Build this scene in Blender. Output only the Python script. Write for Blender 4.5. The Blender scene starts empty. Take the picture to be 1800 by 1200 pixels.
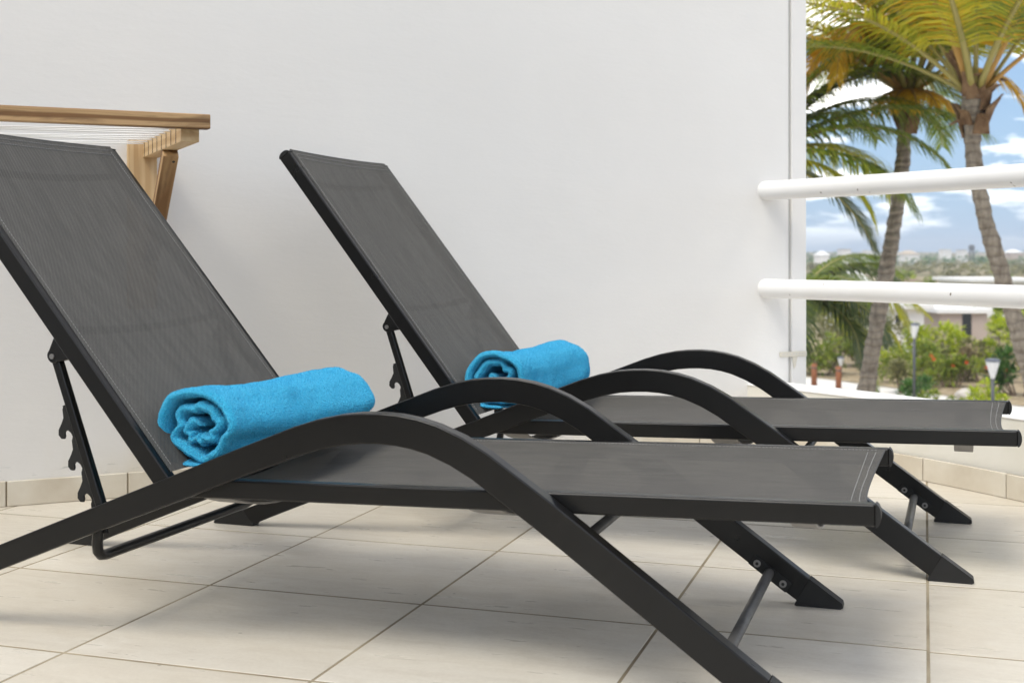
import bpy, bmesh, math, random
from mathutils import Vector, Matrix, noise
random.seed(7)
R = math.radians
scene = bpy.context.scene
col = scene.collection

# ---------------------------------------------------------------- camera, sky, sun, exposure
EYE = 0.80            # camera height above the terrace tiles
FPX = 2245.0          # focal length in pixels of the 1800 px wide photograph
YH = 445.9            # horizon row
cam_d = bpy.data.cameras.new('camera')
cam = bpy.data.objects.new('camera', cam_d)
col.objects.link(cam)
cam.location = (0, 0, EYE)
cam.rotation_euler = (R(90), 0, 0)
cam_d.sensor_width = 36.0
cam_d.lens = FPX / 1800 * 36
cam_d.shift_y = -(600 - YH) / 1800
cam_d.clip_start = 0.05
cam_d.clip_end = 9000
cam_d.dof.use_dof = True
cam_d.dof.focus_distance = 3.1
cam_d.dof.aperture_fstop = 5.6
scene.camera = cam

SUN_TO = Vector((-0.36, -0.44, 1.0)).normalized()      # direction towards the sun
sun_d = bpy.data.lights.new('sun', 'SUN')
sun_d.energy = 1.25
sun_d.angle = R(28)
sun_d.color = (1.0, 0.945, 0.83)
sun = bpy.data.objects.new('sun', sun_d)
col.objects.link(sun)
sun.rotation_euler = (-SUN_TO).to_track_quat('-Z', 'Y').to_euler()

world = bpy.data.worlds.new('World')
scene.world = world
world.use_nodes = True
wn = world.node_tree.nodes
wl = world.node_tree.links
for n in list(wn):
    wn.remove(n)
w_out = wn.new('ShaderNodeOutputWorld')
w_bg = wn.new('ShaderNodeBackground')
w_bg.inputs['Strength'].default_value = 0.15
sky = wn.new('ShaderNodeTexSky')
sky.sky_type = 'NISHITA'
sky.sun_disc = False
sky.sun_elevation = math.asin(SUN_TO.z)
sky.sun_rotation = math.atan2(SUN_TO.x, SUN_TO.y)
sky.air_density = 1.0
sky.dust_density = 0.1
sky.ozone_density = 1.6
# clouds: broken cumulus over the whole dome
w_co = wn.new('ShaderNodeTexCoord')
w_sep = wn.new('ShaderNodeSeparateXYZ')
wl.new(w_co.outputs['Generated'], w_sep.inputs[0])
w_z = wn.new('ShaderNodeMath'); w_z.operation = 'MAXIMUM'; w_z.inputs[1].default_value = 0.0
wl.new(w_sep.outputs['Z'], w_z.inputs[0])
w_za = wn.new('ShaderNodeMath'); w_za.operation = 'ADD'; w_za.inputs[1].default_value = 0.22
wl.new(w_z.outputs[0], w_za.inputs[0])
w_dx = wn.new('ShaderNodeMath'); w_dx.operation = 'DIVIDE'
w_dy = wn.new('ShaderNodeMath'); w_dy.operation = 'DIVIDE'
wl.new(w_sep.outputs['X'], w_dx.inputs[0]); wl.new(w_za.outputs[0], w_dx.inputs[1])
wl.new(w_sep.outputs['Y'], w_dy.inputs[0]); wl.new(w_za.outputs[0], w_dy.inputs[1])
w_cmb = wn.new('ShaderNodeCombineXYZ')
wl.new(w_dx.outputs[0], w_cmb.inputs[0]); wl.new(w_dy.outputs[0], w_cmb.inputs[1])
w_cmb.inputs[2].default_value = 14.2
w_ns = wn.new('ShaderNodeTexNoise')
w_ns.inputs['Scale'].default_value = 2.6
w_ns.inputs['Detail'].default_value = 8
w_ns.inputs['Roughness'].default_value = 0.56
wl.new(w_cmb.outputs[0], w_ns.inputs['Vector'])
w_rp = wn.new('ShaderNodeValToRGB')
w_rp.color_ramp.elements[0].position = 0.49
w_rp.color_ramp.elements[1].position = 0.60
wl.new(w_ns.outputs['Fac'], w_rp.inputs[0])
w_mix = wn.new('ShaderNodeMixRGB')
w_mix.inputs['Color2'].default_value = (11.4, 11.0, 10.2, 1)
w_fac = wn.new('ShaderNodeMath'); w_fac.operation = 'MULTIPLY'; w_fac.inputs[1].default_value = 0.85
wl.new(w_rp.outputs[0], w_fac.inputs[0])
w_cf = wn.new('ShaderNodeMath'); w_cf.operation = 'MULTIPLY'; w_cf.inputs[1].default_value = 16.0; w_cf.use_clamp = True
wl.new(w_z.outputs[0], w_cf.inputs[0])
w_cg = wn.new('ShaderNodeMath'); w_cg.operation = 'MULTIPLY'
wl.new(w_fac.outputs[0], w_cg.inputs[0]); wl.new(w_cf.outputs[0], w_cg.inputs[1])
wl.new(w_cg.outputs[0], w_mix.inputs['Fac'])
# pale haze low above the horizon, the same all round
w_hz = wn.new('ShaderNodeMath'); w_hz.operation = 'MULTIPLY'; w_hz.inputs[1].default_value = -3.0
wl.new(w_z.outputs[0], w_hz.inputs[0])
w_he = wn.new('ShaderNodeMath'); w_he.operation = 'EXPONENT'
wl.new(w_hz.outputs[0], w_he.inputs[0])
w_hm = wn.new('ShaderNodeMath'); w_hm.operation = 'MULTIPLY'; w_hm.inputs[1].default_value = 0.92
wl.new(w_he.outputs[0], w_hm.inputs[0])
w_mh = wn.new('ShaderNodeMixRGB')
w_mh.inputs['Color2'].default_value = (1.30, 1.90, 2.75, 1)
wl.new(w_hm.outputs[0], w_mh.inputs['Fac'])
w_sc = wn.new('ShaderNodeMixRGB'); w_sc.blend_type = 'MULTIPLY'; w_sc.inputs['Fac'].default_value = 1.0
w_sc.inputs['Color2'].default_value = (.36, .41, .47, 1)
wl.new(sky.outputs[0], w_sc.inputs['Color1'])
wl.new(w_sc.outputs[0], w_mh.inputs['Color1'])
wl.new(w_mh.outputs[0], w_mix.inputs['Color1'])
wl.new(w_mix.outputs[0], w_bg.inputs['Color'])
wl.new(w_bg.outputs[0], w_out.inputs['Surface'])

scene.view_settings.view_transform = 'Standard'
scene.view_settings.look = 'None'
scene.view_settings.exposure = 1.04
scene.view_settings.gamma = 1.0
scene.view_settings.use_curve_mapping = False
scene.cycles.max_bounces = 8
scene.cycles.diffuse_bounces = 4
scene.cycles.glossy_bounces = 3
scene.cycles.transmission_bounces = 4
scene.cycles.transparent_max_bounces = 10
scene.cycles.volume_bounces = 0

# ---------------------------------------------------------------- helpers
def at(px, py, Y):
    """point at depth Y metres on the ray of photograph pixel (px, py)"""
    return Vector(((px - 900) / FPX * Y, Y, EYE - (py - YH) / FPX * Y))


class MB:
    """collects geometry; build() links it as one mesh object"""
    def __init__(self):
        self.v = []; self.f = []; self.uv = None

    def add(self, vs, fs):
        o = len(self.v)
        self.v.extend([tuple(p) for p in vs])
        self.f.extend([tuple(i + o for i in q) for q in fs])
        return self

    def box(self, x0, x1, y0, y1, z0, z1):
        return self.add([(x0, y0, z0), (x1, y0, z0), (x1, y1, z0), (x0, y1, z0),
                         (x0, y0, z1), (x1, y0, z1), (x1, y1, z1), (x0, y1, z1)],
                        [(3, 2, 1, 0), (4, 5, 6, 7), (0, 1, 5, 4), (1, 2, 6, 5), (2, 3, 7, 6), (3, 0, 4, 7)])

    def obox(self, a, b, w, h, side=None):
        """bar from a to b, w across (along side), h in the third direction"""
        a = Vector(a); b = Vector(b); d = (b - a).normalized()
        s = Vector(side) if side is not None else d.cross(Vector((0, 0, 1)))
        s = (s - d * s.dot(d)).normalized()
        u = s.cross(d).normalized()
        vs = []
        for p in (a, b):
            for i, j in ((-1, -1), (1, -1), (1, 1), (-1, 1)):
                vs.append(p + s * (w / 2 * i) + u * (h / 2 * j))
        return self.add(vs, [(0, 1, 2, 3), (7, 6, 5, 4), (0, 4, 5, 1), (1, 5, 6, 2), (2, 6, 7, 3), (3, 7, 4, 0)])

    def tube(self, pts, rad, seg=12, cap=True, flat=1.0):
        pts = [Vector(p) for p in pts]
        n = len(pts)
        rads = rad if isinstance(rad, (list, tuple)) else [rad] * n
        o = []
        ref = None
        for i in range(n):
            t = (pts[min(i + 1, n - 1)] - pts[max(i - 1, 0)]).normalized()
            if ref is None:
                ref = Vector((0, 0, 1)) if abs(t.z) < 0.9 else Vector((1, 0, 0))
            s = t.cross(ref).normalized()
            u = s.cross(t).normalized()
            ref = u
            for k in range(seg):
                a = 2 * math.pi * k / seg
                o.append(pts[i] + s * (math.cos(a) * rads[i]) + u * (math.sin(a) * rads[i] * flat))
        fs = []
        for i in range(n - 1):
            for k in range(seg):
                k2 = (k + 1) % seg
                fs.append((i * seg + k, i * seg + k2, (i + 1) * seg + k2, (i + 1) * seg + k))
        if cap:
            fs.append(tuple(range(seg - 1, -1, -1)))
            fs.append(tuple((n - 1) * seg + k for k in range(seg)))
        return self.add(o, fs)

    def prism(self, poly, y0, y1):
        """xz polygon extruded along y"""
        n = len(poly)
        vs = [(x, y0, z) for x, z in poly] + [(x, y1, z) for x, z in poly]
        fs = [tuple(range(n)), tuple(range(2 * n - 1, n - 1, -1))]
        for i in range(n):
            j = (i + 1) % n
            fs.append((j, i, n + i, n + j))
        return self.add(vs, fs)

    def strip(self, up, lo, y0, y1):
        """band between two xz curves extruded along y, made of quads"""
        n = len(up)
        vs = []
        for (a, b), (c, d) in zip(up, lo):
            vs += [(a, y0, b), (c, y0, d), (c, y1, d), (a, y1, b)]
        fs = [(0, 1, 2, 3), tuple(4 * (n - 1) + k for k in (3, 2, 1, 0))]
        for i in range(n - 1):
            p = 4 * i; q = p + 4
            for k in range(4):
                k2 = (k + 1) % 4
                fs.append((p + k, q + k, q + k2, p + k2))
        return self.add(vs, fs)

    def build(self, name, mat=None, parent=None, smooth=False, bevel=0.0, seg=2):
        me = bpy.data.meshes.new(name)
        me.from_pydata(self.v, [], self.f)
        me.update()
        bm = bmesh.new(); bm.from_mesh(me)
        bmesh.ops.recalc_face_normals(bm, faces=bm.faces)
        bm.to_mesh(me); bm.free()
        if smooth or bevel:
            me.polygons.foreach_set('use_smooth', [True] * len(me.polygons))
        if mat:
            me.materials.append(mat)
        o = bpy.data.objects.new(name, me)
        col.objects.link(o)
        if parent:
            o.parent = parent
        if bevel:
            m = o.modifiers.new('bevel', 'BEVEL')
            m.width = bevel; m.segments = seg; m.limit_method = 'ANGLE'; m.angle_limit = R(35)
            m.harden_normals = True
        return o


def tag(o, label=None, cat=None, group=None, kind=None):
    if label: o['label'] = label
    if cat: o['category'] = cat
    if group: o['group'] = group
    if kind: o['kind'] = kind
    return o


def empty(name, loc=(0, 0, 0), rz=0.0):
    o = bpy.data.objects.new(name, None)
    o.empty_display_size = 0.1
    col.objects.link(o)
    o.location = loc
    o.rotation_euler = (0, 0, rz)
    return o


def smooth_by_angle(o, deg=40):
    me = o.data
    bm = bmesh.new(); bm.from_mesh(me)
    for f in bm.faces: f.smooth = True
    for e in bm.edges:
        if len(e.link_faces) == 2 and e.calc_face_angle(0) > R(deg):
            e.smooth = False
    bm.to_mesh(me); bm.free()
    return o


# ---------------------------------------------------------------- materials
class Mat:
    def __init__(self, name, color=(.5, .5, .5), rough=.5, spec=.5, metal=0.0):
        self.m = bpy.data.materials.new(name)
        self.m.use_nodes = True
        self.n = self.m.node_tree.nodes
        self.l = self.m.node_tree.links
        self.b = self.n['Principled BSDF']
        self.out = self.n['Material Output']
        self.b.inputs['Base Color'].default_value = (*color, 1)
        self.b.inputs['Roughness'].default_value = rough
        self.b.inputs['Specular IOR Level'].default_value = spec
        self.b.inputs['Metallic'].default_value = metal
        self.color = color

    def node(self, t, **kw):
        n = self.n.new(t)
        for k, v in kw.items():
            if k in n.inputs.keys(): n.inputs[k].default_value = v
            else: setattr(n, k, v)
        return n

    def coord(self, scale=(1, 1, 1), which='Object', rnd=False):
        c = self.node('ShaderNodeTexCoord')
        mp = self.node('ShaderNodeMapping')
        mp.inputs['Scale'].default_value = scale
        self.l.new(c.outputs[which], mp.inputs[0])
        if rnd:
            oi = self.node('ShaderNodeObjectInfo')
            mu = self.node('ShaderNodeVectorMath', operation='SCALE')
            mu.inputs[0].default_value = (37, 61, 23)
            self.l.new(oi.outputs['Random'], mu.inputs['Scale'])
            self.l.new(mu.outputs[0], mp.inputs['Location'])
        return mp.outputs[0]

    def noise(self, vec, scale=5, detail=4, rough=.55, dist=0.0):
        n = self.node('ShaderNodeTexNoise')
        n.inputs['Scale'].default_value = scale
        n.inputs['Detail'].default_value = detail
        n.inputs['Roughness'].default_value = rough
        n.inputs['Distortion'].default_value = dist
        self.l.new(vec, n.inputs['Vector'])
        return n.outputs['Fac']

    def ramp(self, fac, stops):
        r = self.node('ShaderNodeValToRGB')
        e = r.color_ramp.elements
        while len(e) < len(stops): e.new(0.5)
        for k, (p, c) in enumerate(stops):
            e[k].position = p
            e[k].color = (*c, 1) if len(c) == 3 else c
        self.l.new(fac, r.inputs[0])
        return r.outputs[0]

    def math(self, op, a, b=None, clamp=False):
        m = self.node('ShaderNodeMath', operation=op)
        m.use_clamp = clamp
        for i, x in enumerate((a, b)):
            if x is None: continue
            if isinstance(x, (int, float)): m.inputs[i].default_value = x
            else: self.l.new(x, m.inputs[i])
        return m.outputs[0]

    def mix(self, fac, a, b, mode='MIX'):
        m = self.node('ShaderNodeMixRGB', blend_type=mode)
        for k, x in (('Fac', fac), ('Color1', a), ('Color2', b)):
            if isinstance(x, (int, float)): m.inputs[k].default_value = x
            elif isinstance(x, tuple): m.inputs[k].default_value = (*x, 1)
            else: self.l.new(x, m.inputs[k])
        return m.outputs[0]

    def color_in(self, s): self.l.new(s, self.b.inputs['Base Color']); return self
    def rough_in(self, s): self.l.new(s, self.b.inputs['Roughness']); return self

    def bump(self, h, strength=.3, dist=.002):
        b = self.node('ShaderNodeBump')
        b.inputs['Strength'].default_value = strength
        b.inputs['Distance'].default_value = dist
        self.l.new(h, b.inputs['Height'])
        self.l.new(b.outputs[0], self.b.inputs['Normal'])
        return self


M = {}

# white painted plaster
m = Mat('wall_plaster', rough=.75, spec=.3)
v = m.coord()
big = m.noise(v, 1.1, 3)
fine = m.noise(v, 9, 6)
c = m.ramp(big, [(.3, (.715, .695, .665)), (.7, (.745, .728, .70))])
c = m.mix(m.ramp(fine, [(.35, (0, 0, 0)), (.75, (.35, .35, .35))]), c, (.69, .675, .65))
# scuffed paint just above the skirting (own shape, near the floor only)
sep = m.node('ShaderNodeSeparateXYZ'); m.l.new(m.coord(), sep.inputs[0])
low = m.ramp(sep.outputs['Z'], [(.085, (1, 1, 1)), (.135, (0, 0, 0))])
vs = m.coord((5, 5, 26))
sc = m.ramp(m.noise(vs, 3.0, 5, .65), [(.60, (0, 0, 0)), (.66, (1, 1, 1))])
c = m.mix(m.math('MULTIPLY', low, sc), c, (.30, .32, .31))
yel = m.ramp(m.noise(m.coord((3, 3, 1.2)), 2.2, 4), [(.45, (0, 0, 0)), (.7, (1, 1, 1))])
low2 = m.ramp(sep.outputs['Z'], [(.08, (.5, .5, .5)), (.22, (0, 0, 0))])
c = m.mix(m.math('MULTIPLY', low2, yel), c, (.62, .55, .40))
spots = m.ramp(m.noise(m.coord(), 55, 2), [(.79, (0, 0, 0)), (.82, (.6, .6, .6))])
c = m.mix(spots, c, (.45, .43, .40))
m.color_in(c)
tr = m.noise(m.coord((1, 1, 2.2)), 42, 5, .6)
tr2 = m.noise(m.coord((1, 1, 3)), 7, 3)
m.bump(m.math('ADD', tr, m.math('MULTIPLY', tr2, 2.0)), .10, .004)
M['plaster'] = m.m

m = Mat('white_paint', (.80, .79, .775), .42, .5)
v = m.coord()
c = m.ramp(m.noise(v, 3, 5), [(.3, (.76, .745, .72)), (.65, (.82, .812, .80))])
chip = m.ramp(m.noise(m.coord((1, 1, 1), rnd=True), 27, 2, .4), [(.725, (0, 0, 0)), (.74, (1, 1, 1))])
m.color_in(m.mix(chip, c, (.16, .12, .09)))
m.bump(m.noise(v, 30, 3), .12, .002)
M['rail'] = m.m

m = Mat('joint_sealant', (.55, .54, .51), .8, .2)
M['sealant'] = m.m
m = Mat('parapet_paint', rough=.7, spec=.3)
v = m.coord()
m.color_in(m.ramp(m.noise(v, 2.6, 5), [(.3, (.66, .63, .54)), (.7, (.74, .72, .66))]))
m.bump(m.noise(v, 30, 5), .25, .004)
M['parapet'] = m.m
m = Mat('coping_paint', (.80, .79, .775), .6, .3)
m.bump(m.noise(m.coord(), 24, 5), .2, .003)
M['coping'] = m.m

# porcelain floor tiles
m = Mat('floor_tile', rough=.4, spec=.5)
v = m.coord((1, 1, 1), rnd=True)
streak = m.noise(m.coord((2.6, 7, 1), rnd=True), 3.0, 7, .68, .8)
cloud = m.noise(v, 4.2, 5, .55)
grain = m.noise(v, 120, 3)
c = m.ramp(streak, [(.28, (.565, .515, .435)), (.50, (.655, .61, .53)), (.72, (.71, .675, .60))])
c = m.mix(m.ramp(cloud, [(.35, (0, 0, 0)), (.7, (.55, .55, .55))]), c, (.65, .61, .53))
c = m.mix(.10, c, m.ramp(grain, [(.3, (.30, .26, .2)), (.7, (.75, .7, .62))]))
oi = m.node('ShaderNodeObjectInfo')
tint = m.ramp(oi.outputs['Random'], [(0, (.89, .87, .835)), (1, (1.0, 1.0, 1.0))])
c = m.mix(1.0, c, tint, 'MULTIPLY')
sp = m.ramp(m.noise(v, 30, 1.5), [(.785, (0, 0, 0)), (.80, (.8, .8, .8))])
c = m.mix(sp, c, (.14, .11, .08))
m.color_in(c)
m.rough_in(m.ramp(m.noise(m.coord((2, 11, 1), rnd=True), 3, 5), [(.3, (.26, .26, .26)), (.7, (.42, .42, .42))]))
m.bump(m.math('ADD', streak, m.math('MULTIPLY', grain, .4)), .14, .0025)
M['tile'] = m.m

m = Mat('grout', rough=.9, spec=.2)
m.color_in(m.ramp(m.noise(m.coord(), 6, 5), [(.3, (.21, .17, .115)), (.55, (.31, .26, .18)), (.75, (.40, .34, .245))]))
M['grout'] = m.m

m = Mat('skirting_tile', rough=.5, spec=.4)
v = m.coord((1, 1, 1), rnd=True)
c = m.ramp(m.noise(v, 7, 6, .6), [(.3, (.54, .475, .375)), (.55, (.625, .57, .47)), (.75, (.67, .625, .535))])
m.color_in(c)
m.bump(m.noise(v, 26, 5), .25, .003)
M['skirting'] = m.m

# powder coated aluminium
m = Mat('charcoal_metal', rough=.36, spec=.36)
v = m.coord()
m.color_in(m.ramp(m.noise(v, 5, 5, .6), [(.3, (.0035, .0033, .0031)), (.7, (.0065, .0061, .0057))]))
m.rough_in(m.ramp(m.noise(v, 9, 5), [(.3, (.27, .27, .27)), (.7, (.33, .33, .33))]))
m.bump(m.noise(v, 900, 2), .05, .0006)
M['metal'] = m.m
m = Mat('black_plastic', (.010, .0098, .0095), .5, .4)
m.bump(m.noise(m.coord(), 160, 3), .3, .001)
M['plastic'] = m.m
m = Mat('bolt_steel', (.30, .29, .28), .35, .5, .85)
M['bolt'] = m.m
m = Mat('grey_metal', rough=.42, spec=.5)
m.color_in(m.ramp(m.noise(m.coord(), 25, 4), [(.3, (.07, .068, .066)), (.7, (.12, .118, .115))]))
M['greymetal'] = m.m
m = Mat('strap_grey', rough=.5, spec=.5)
m.color_in(m.ramp(m.noise(m.coord(), 25, 4), [(.3, (.20, .19, .18)), (.7, (.30, .285, .27))]))
M['strap'] = m.m


def fabric(name, hole=.055):
    m = Mat(name, rough=.7, spec=.15)
    uvn = m.node('ShaderNodeUVMap'); uvn.uv_map = 'UVMap'
    sp = m.node('ShaderNodeSeparateXYZ'); m.l.new(uvn.outputs[0], sp.inputs[0])
    pitch = .0052
    a = m.math('SINE', m.math('MULTIPLY', sp.outputs['X'], 2 * math.pi / pitch))
    b = m.math('SINE', m.math('MULTIPLY', sp.outputs['Y'], 2 * math.pi / pitch))
    ab = m.math('MULTIPLY', a, b)
    w = m.math('ADD', m.math('MULTIPLY', ab, .5), .5)
    vv = m.coord()
    lo = m.noise(m.coord((3, 14, 3)), 3, 4)
    c1 = m.ramp(w, [(.18, (.006, .0058, .0054)), (.82, (.172, .163, .149))])
    c1 = m.mix(m.ramp(lo, [(.35, (0, 0, 0)), (.75, (.4, .4, .4))]), c1, (.040, .039, .0375))
    fl = m.ramp(m.noise(vv, 300, 2), [(.80, (0, 0, 0)), (.83, (1, 1, 1))])
    c1 = m.mix(fl, c1, (.4, .39, .37))
    m.color_in(c1)
    tb = m.node('ShaderNodeBsdfTransparent')
    mx = m.node('ShaderNodeMixShader')
    hole_m = m.ramp(m.math('MULTIPLY', a, m.math('MULTIPLY', b, -1.0)), [(.45, (0, 0, 0)), (.75, (1, 1, 1))])
    m.l.new(m.math('MULTIPLY', hole_m, hole * 2.6, True), mx.inputs[0])
    m.l.new(m.b.outputs[0], mx.inputs[1]); m.l.new(tb.outputs[0], mx.inputs[2])
    m.l.new(mx.outputs[0], m.out.inputs['Surface'])
    return m.m


M['fabric'] = fabric('mesh_fabric')
M['thread'] = Mat('stitch_thread', (.26, .255, .245), .8, .2).m
M['hem'] = Mat('fabric_hem', (.07, .069, .067), .7, .3).m

m = Mat('towel_terry', rough=.95, spec=.1)
v = m.coord()
vo = m.node('ShaderNodeTexVoronoi'); vo.inputs['Scale'].default_value = 330
m.l.new(v, vo.inputs['Vector'])
fz = m.noise(v, 210, 4, .7)
c = m.ramp(fz, [(.32, (.012, .30, .53)), (.62, (.045, .48, .75))])
c = m.mix(m.ramp(m.noise(v, 14, 4), [(.4, (0, 0, 0)), (.75, (.6, .6, .6))]), c, (.07, .54, .79))
m.color_in(c)
m.b.inputs['Sheen Weight'].default_value = .45
m.b.inputs['Sheen Roughness'].default_value = .5
m.b.inputs['Sheen Tint'].default_value = (.35, .8, 1, 1)
m.bump(m.math('ADD', fz, m.math('MULTIPLY', vo.outputs['Distance'], .8)), .9, .004)
M['towel'] = m.m
m = Mat('towel_nap', (.02, .4, .66), .95, .1)
gg = m.node('ShaderNodeNewGeometry')
m.color_in(m.ramp(gg.outputs['Random Per Island'], [(.1, (.02, .36, .60)), (.9, (.11, .60, .84))]))
m.b.inputs['Sheen Weight'].default_value = .3
M['nap'] = m.m


def wood(name, a, b, dark):
    m = Mat(name, rough=.6, spec=.35)
    vv = m.coord((1.3, 13, 13), rnd=True)
    n1 = m.noise(vv, 2.2, 5, .6, 1.2)
    wv = m.node('ShaderNodeTexWave', wave_type='BANDS', bands_direction='Z')
    wv.inputs['Scale'].default_value = 1.1; wv.inputs['Distortion'].default_value = 9
    wv.inputs['Detail'].default_value = 3; wv.inputs['Detail Scale'].default_value = .8
    m.l.new(m.coord((.9, 9, 9), rnd=True), wv.inputs['Vector'])
    c = m.ramp(wv.outputs['Fac'], [(.2, a), (.75, b)])
    c = m.mix(m.ramp(n1, [(.5, (0, 0, 0)), (.75, (.8, .8, .8))]), c, dark)
    m.color_in(c)
    m.bump(wv.outputs['Fac'], .12, .001)
    return m.m


M['pine'] = wood('pine', (.50, .33, .165), (.60, .43, .24), (.42, .25, .11))
M['pine_old'] = wood('weathered_pine', (.19, .095, .035), (.47, .30, .145), (.10, .05, .02))
M['cord'] = Mat('white_cord', (.80, .79, .76), .7, .3).m


def leafmat(name, a, b, trans=.35, tcol=None, rough=.45):
    m = Mat(name, rough=rough, spec=.4)
    geo = m.node('ShaderNodeNewGeometry')
    nz = m.noise(m.coord(), 2.5, 3)
    f = m.math('ADD', m.math('MULTIPLY', geo.outputs['Random Per Island'], .6), m.math('MULTIPLY', nz, .4))
    c = m.ramp(f, [(.15, a), (.85, b)])
    m.color_in(c)
    t = m.node('ShaderNodeBsdfTranslucent')
    if tcol: t.inputs['Color'].default_value = (*tcol, 1)
    else: m.l.new(c, t.inputs['Color'])
    mx = m.node('ShaderNodeMixShader'); mx.inputs[0].default_value = trans
    m.l.new(m.b.outputs[0], mx.inputs[1]); m.l.new(t.outputs[0], mx.inputs[2])
    m.l.new(mx.outputs[0], m.out.inputs['Surface'])
    return m.m


M['fr_green'] = leafmat('frond_green', (.07, .13, .018), (.30, .36, .05), .5)
M['fr_olive'] = leafmat('frond_olive', (.22, .27, .02), (.66, .60, .05), .55)
M['fr_gold'] = leafmat('frond_gold', (.55, .31, .02), (.85, .56, .06), .5)
M['fr_dark'] = leafmat('frond_dark', (.045, .075, .028), (.11, .14, .05), .35)
M['rachis'] = Mat('frond_rachis', (.30, .26, .08), .5, .4).m
M['rachis_gold'] = Mat('frond_rachis_gold', (.42, .24, .06), .5, .4).m
M['leaf_lime'] = leafmat('leaf_lime', (.28, .38, .012), (.58, .62, .035), .45)
M['leaf_mid'] = leafmat('leaf_mid', (.13, .20, .025), (.38, .42, .06), .4)
M['leaf_dull'] = leafmat('leaf_dull', (.15, .16, .055), (.36, .33, .14), .4)
M['leaf_deep'] = leafmat('leaf_deep', (.04, .11, .018), (.12, .24, .04), .4)
M['leaf_dry'] = leafmat('leaf_dry', (.24, .19, .10), (.42, .34, .20), .2)
M['flower'] = Mat('orange_flower', (.75, .13, .03), .6, .3).m
m = Mat('palm_bark', rough=.9, spec=.2)
c = m.ramp(m.noise(m.coord((9, 9, 3)), 2.2, 5, .65), [(.3, (.17, .14, .11)), (.6, (.32, .275, .22)), (.8, (.43, .385, .32))])
wv = m.node('ShaderNodeTexWave', wave_type='BANDS', bands_direction='Z')
wv.inputs['Scale'].default_value = 3.3; wv.inputs['Distortion'].default_value = 4.5
wv.inputs['Detail'].default_value = 2; wv.inputs['Detail Scale'].default_value = 1.5
m.l.new(m.coord(), wv.inputs['Vector'])
ring = m.ramp(wv.outputs['Fac'], [(.06, (1, 1, 1)), (.32, (0, 0, 0))])
c = m.mix(m.math('MULTIPLY', ring, .34), c, (.075, .058, .045))
m.color_in(c); m.bump(m.math('ADD', wv.outputs['Fac'], m.noise(m.coord((8, 8, 14)), 3, 4)), .7, .03)
M['bark'] = m.m
m = Mat('leaf_base_fibre', rough=.9, spec=.2)
m.color_in(m.ramp(m.noise(m.coord(), 9, 4), [(.3, (.10, .055, .03)), (.7, (.25, .16, .09))]))
M['fibre'] = m.m
M['stem'] = Mat('shrub_stem', (.14, .10, .07), .9, .2).m
m = Mat('sand', rough=.95, spec=.15)
m.color_in(m.ramp(m.noise(m.coord(), .5, 6), [(.3, (.62, .575, .51)), (.65, (.74, .71, .66))]))
M['sand'] = m.m
m = Mat('dry_earth', rough=.95, spec=.1)
c = m.ramp(m.noise(m.coord(), .02, 7, .6), [(.32, (.13, .13, .06)), (.5, (.30, .25, .155)), (.68, (.44, .36, .25))])
m.color_in(c)
M['earth'] = m.m
m = Mat('mulch', rough=.95, spec=.1)
m.color_in(m.ramp(m.noise(m.coord(), 3, 6), [(.35, (.22, .17, .10)), (.65, (.46, .37, .25))]))
M['mulch'] = m.m
M['lampgrey'] = Mat('lamp_pole', (.055, .058, .062), .4, .5).m
M['lampcap'] = Mat('lamp_cap', (.10, .11, .14), .35, .5).m
M['lampshade'] = Mat('lamp_shade', (.62, .62, .60), .3, .5).m
M['bollard'] = Mat('bollard_wood', (.26, .10, .045), .7, .3).m
M['house_white'] = Mat('house_white', (.78, .76, .73), .8, .2).m
M['house_pink'] = Mat('house_pink', (.48, .395, .34), .8, .2).m
M['house_tan'] = Mat('house_tan', (.52, .42, .33), .8, .2).m
M['roof_brown'] = Mat('roof_brown', (.26, .19, .15), .85, .2).m
M['roof_tan'] = Mat('roof_tan', (.50, .42, .33), .85, .2).m
M['roof_white'] = Mat('roof_white', (.80, .79, .77), .8, .2).m
M['glass'] = Mat('window_glass', (.02, .024, .028), .12, .5).m
M['rock'] = Mat('pale_rock', (.52, .48, .43), .9, .2).m

# ---------------------------------------------------------------- terrace
WA = R(25.2)
WU = Vector((math.cos(WA), math.sin(WA), 0))        # along the wall, to the right
WN = Vector((math.sin(WA), -math.cos(WA), 0))       # out of the wall, to the terrace
WC = Vector((-1.4656, 4.1141, 0))


def wall_u(px, out=0.0):
    """distance along the wall at which photograph column px meets the plane `out` in front of it"""
    r = Vector(((px - 900) / FPX, 1, 0))
    a = WC + WN * out
    t = a.dot(WN) / r.dot(WN)
    return (r * t - WC).dot(WU)


def wp(u, out, z):
    p = WC + WU * u + WN * out
    return Vector((p.x, p.y, z))


GROUND = -3.7
PAR_H = 0.265
PAR_T = 0.17


def parapet_path(off, n=34, length=7.0):
    """points of the curved parapet, off metres outside its inner face"""
    pts = []
    x, y, h = 0.97, 5.262, R(-54)
    ds = length / n
    for i in range(n + 1):
        nx, ny = -math.sin(h), math.cos(h)
        pts.append(Vector((x + nx * off, y + ny * off, 0)))
        x += math.cos(h) * ds; y += math.sin(h) * ds
        h -= 0.13 * ds
    return pts


PIN = parapet_path(0.0)
# the terrace outline, counter-clockwise
wallL = wp(-2.9, 0, 0)
last = PIN[-1]
outline = [Vector((wallL.x, -2.6, 0)), Vector((last.x, -2.6, 0))] + list(reversed(PIN)) + [wp((PIN[0] - WC).dot(WU), 0, 0), wallL]


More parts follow.
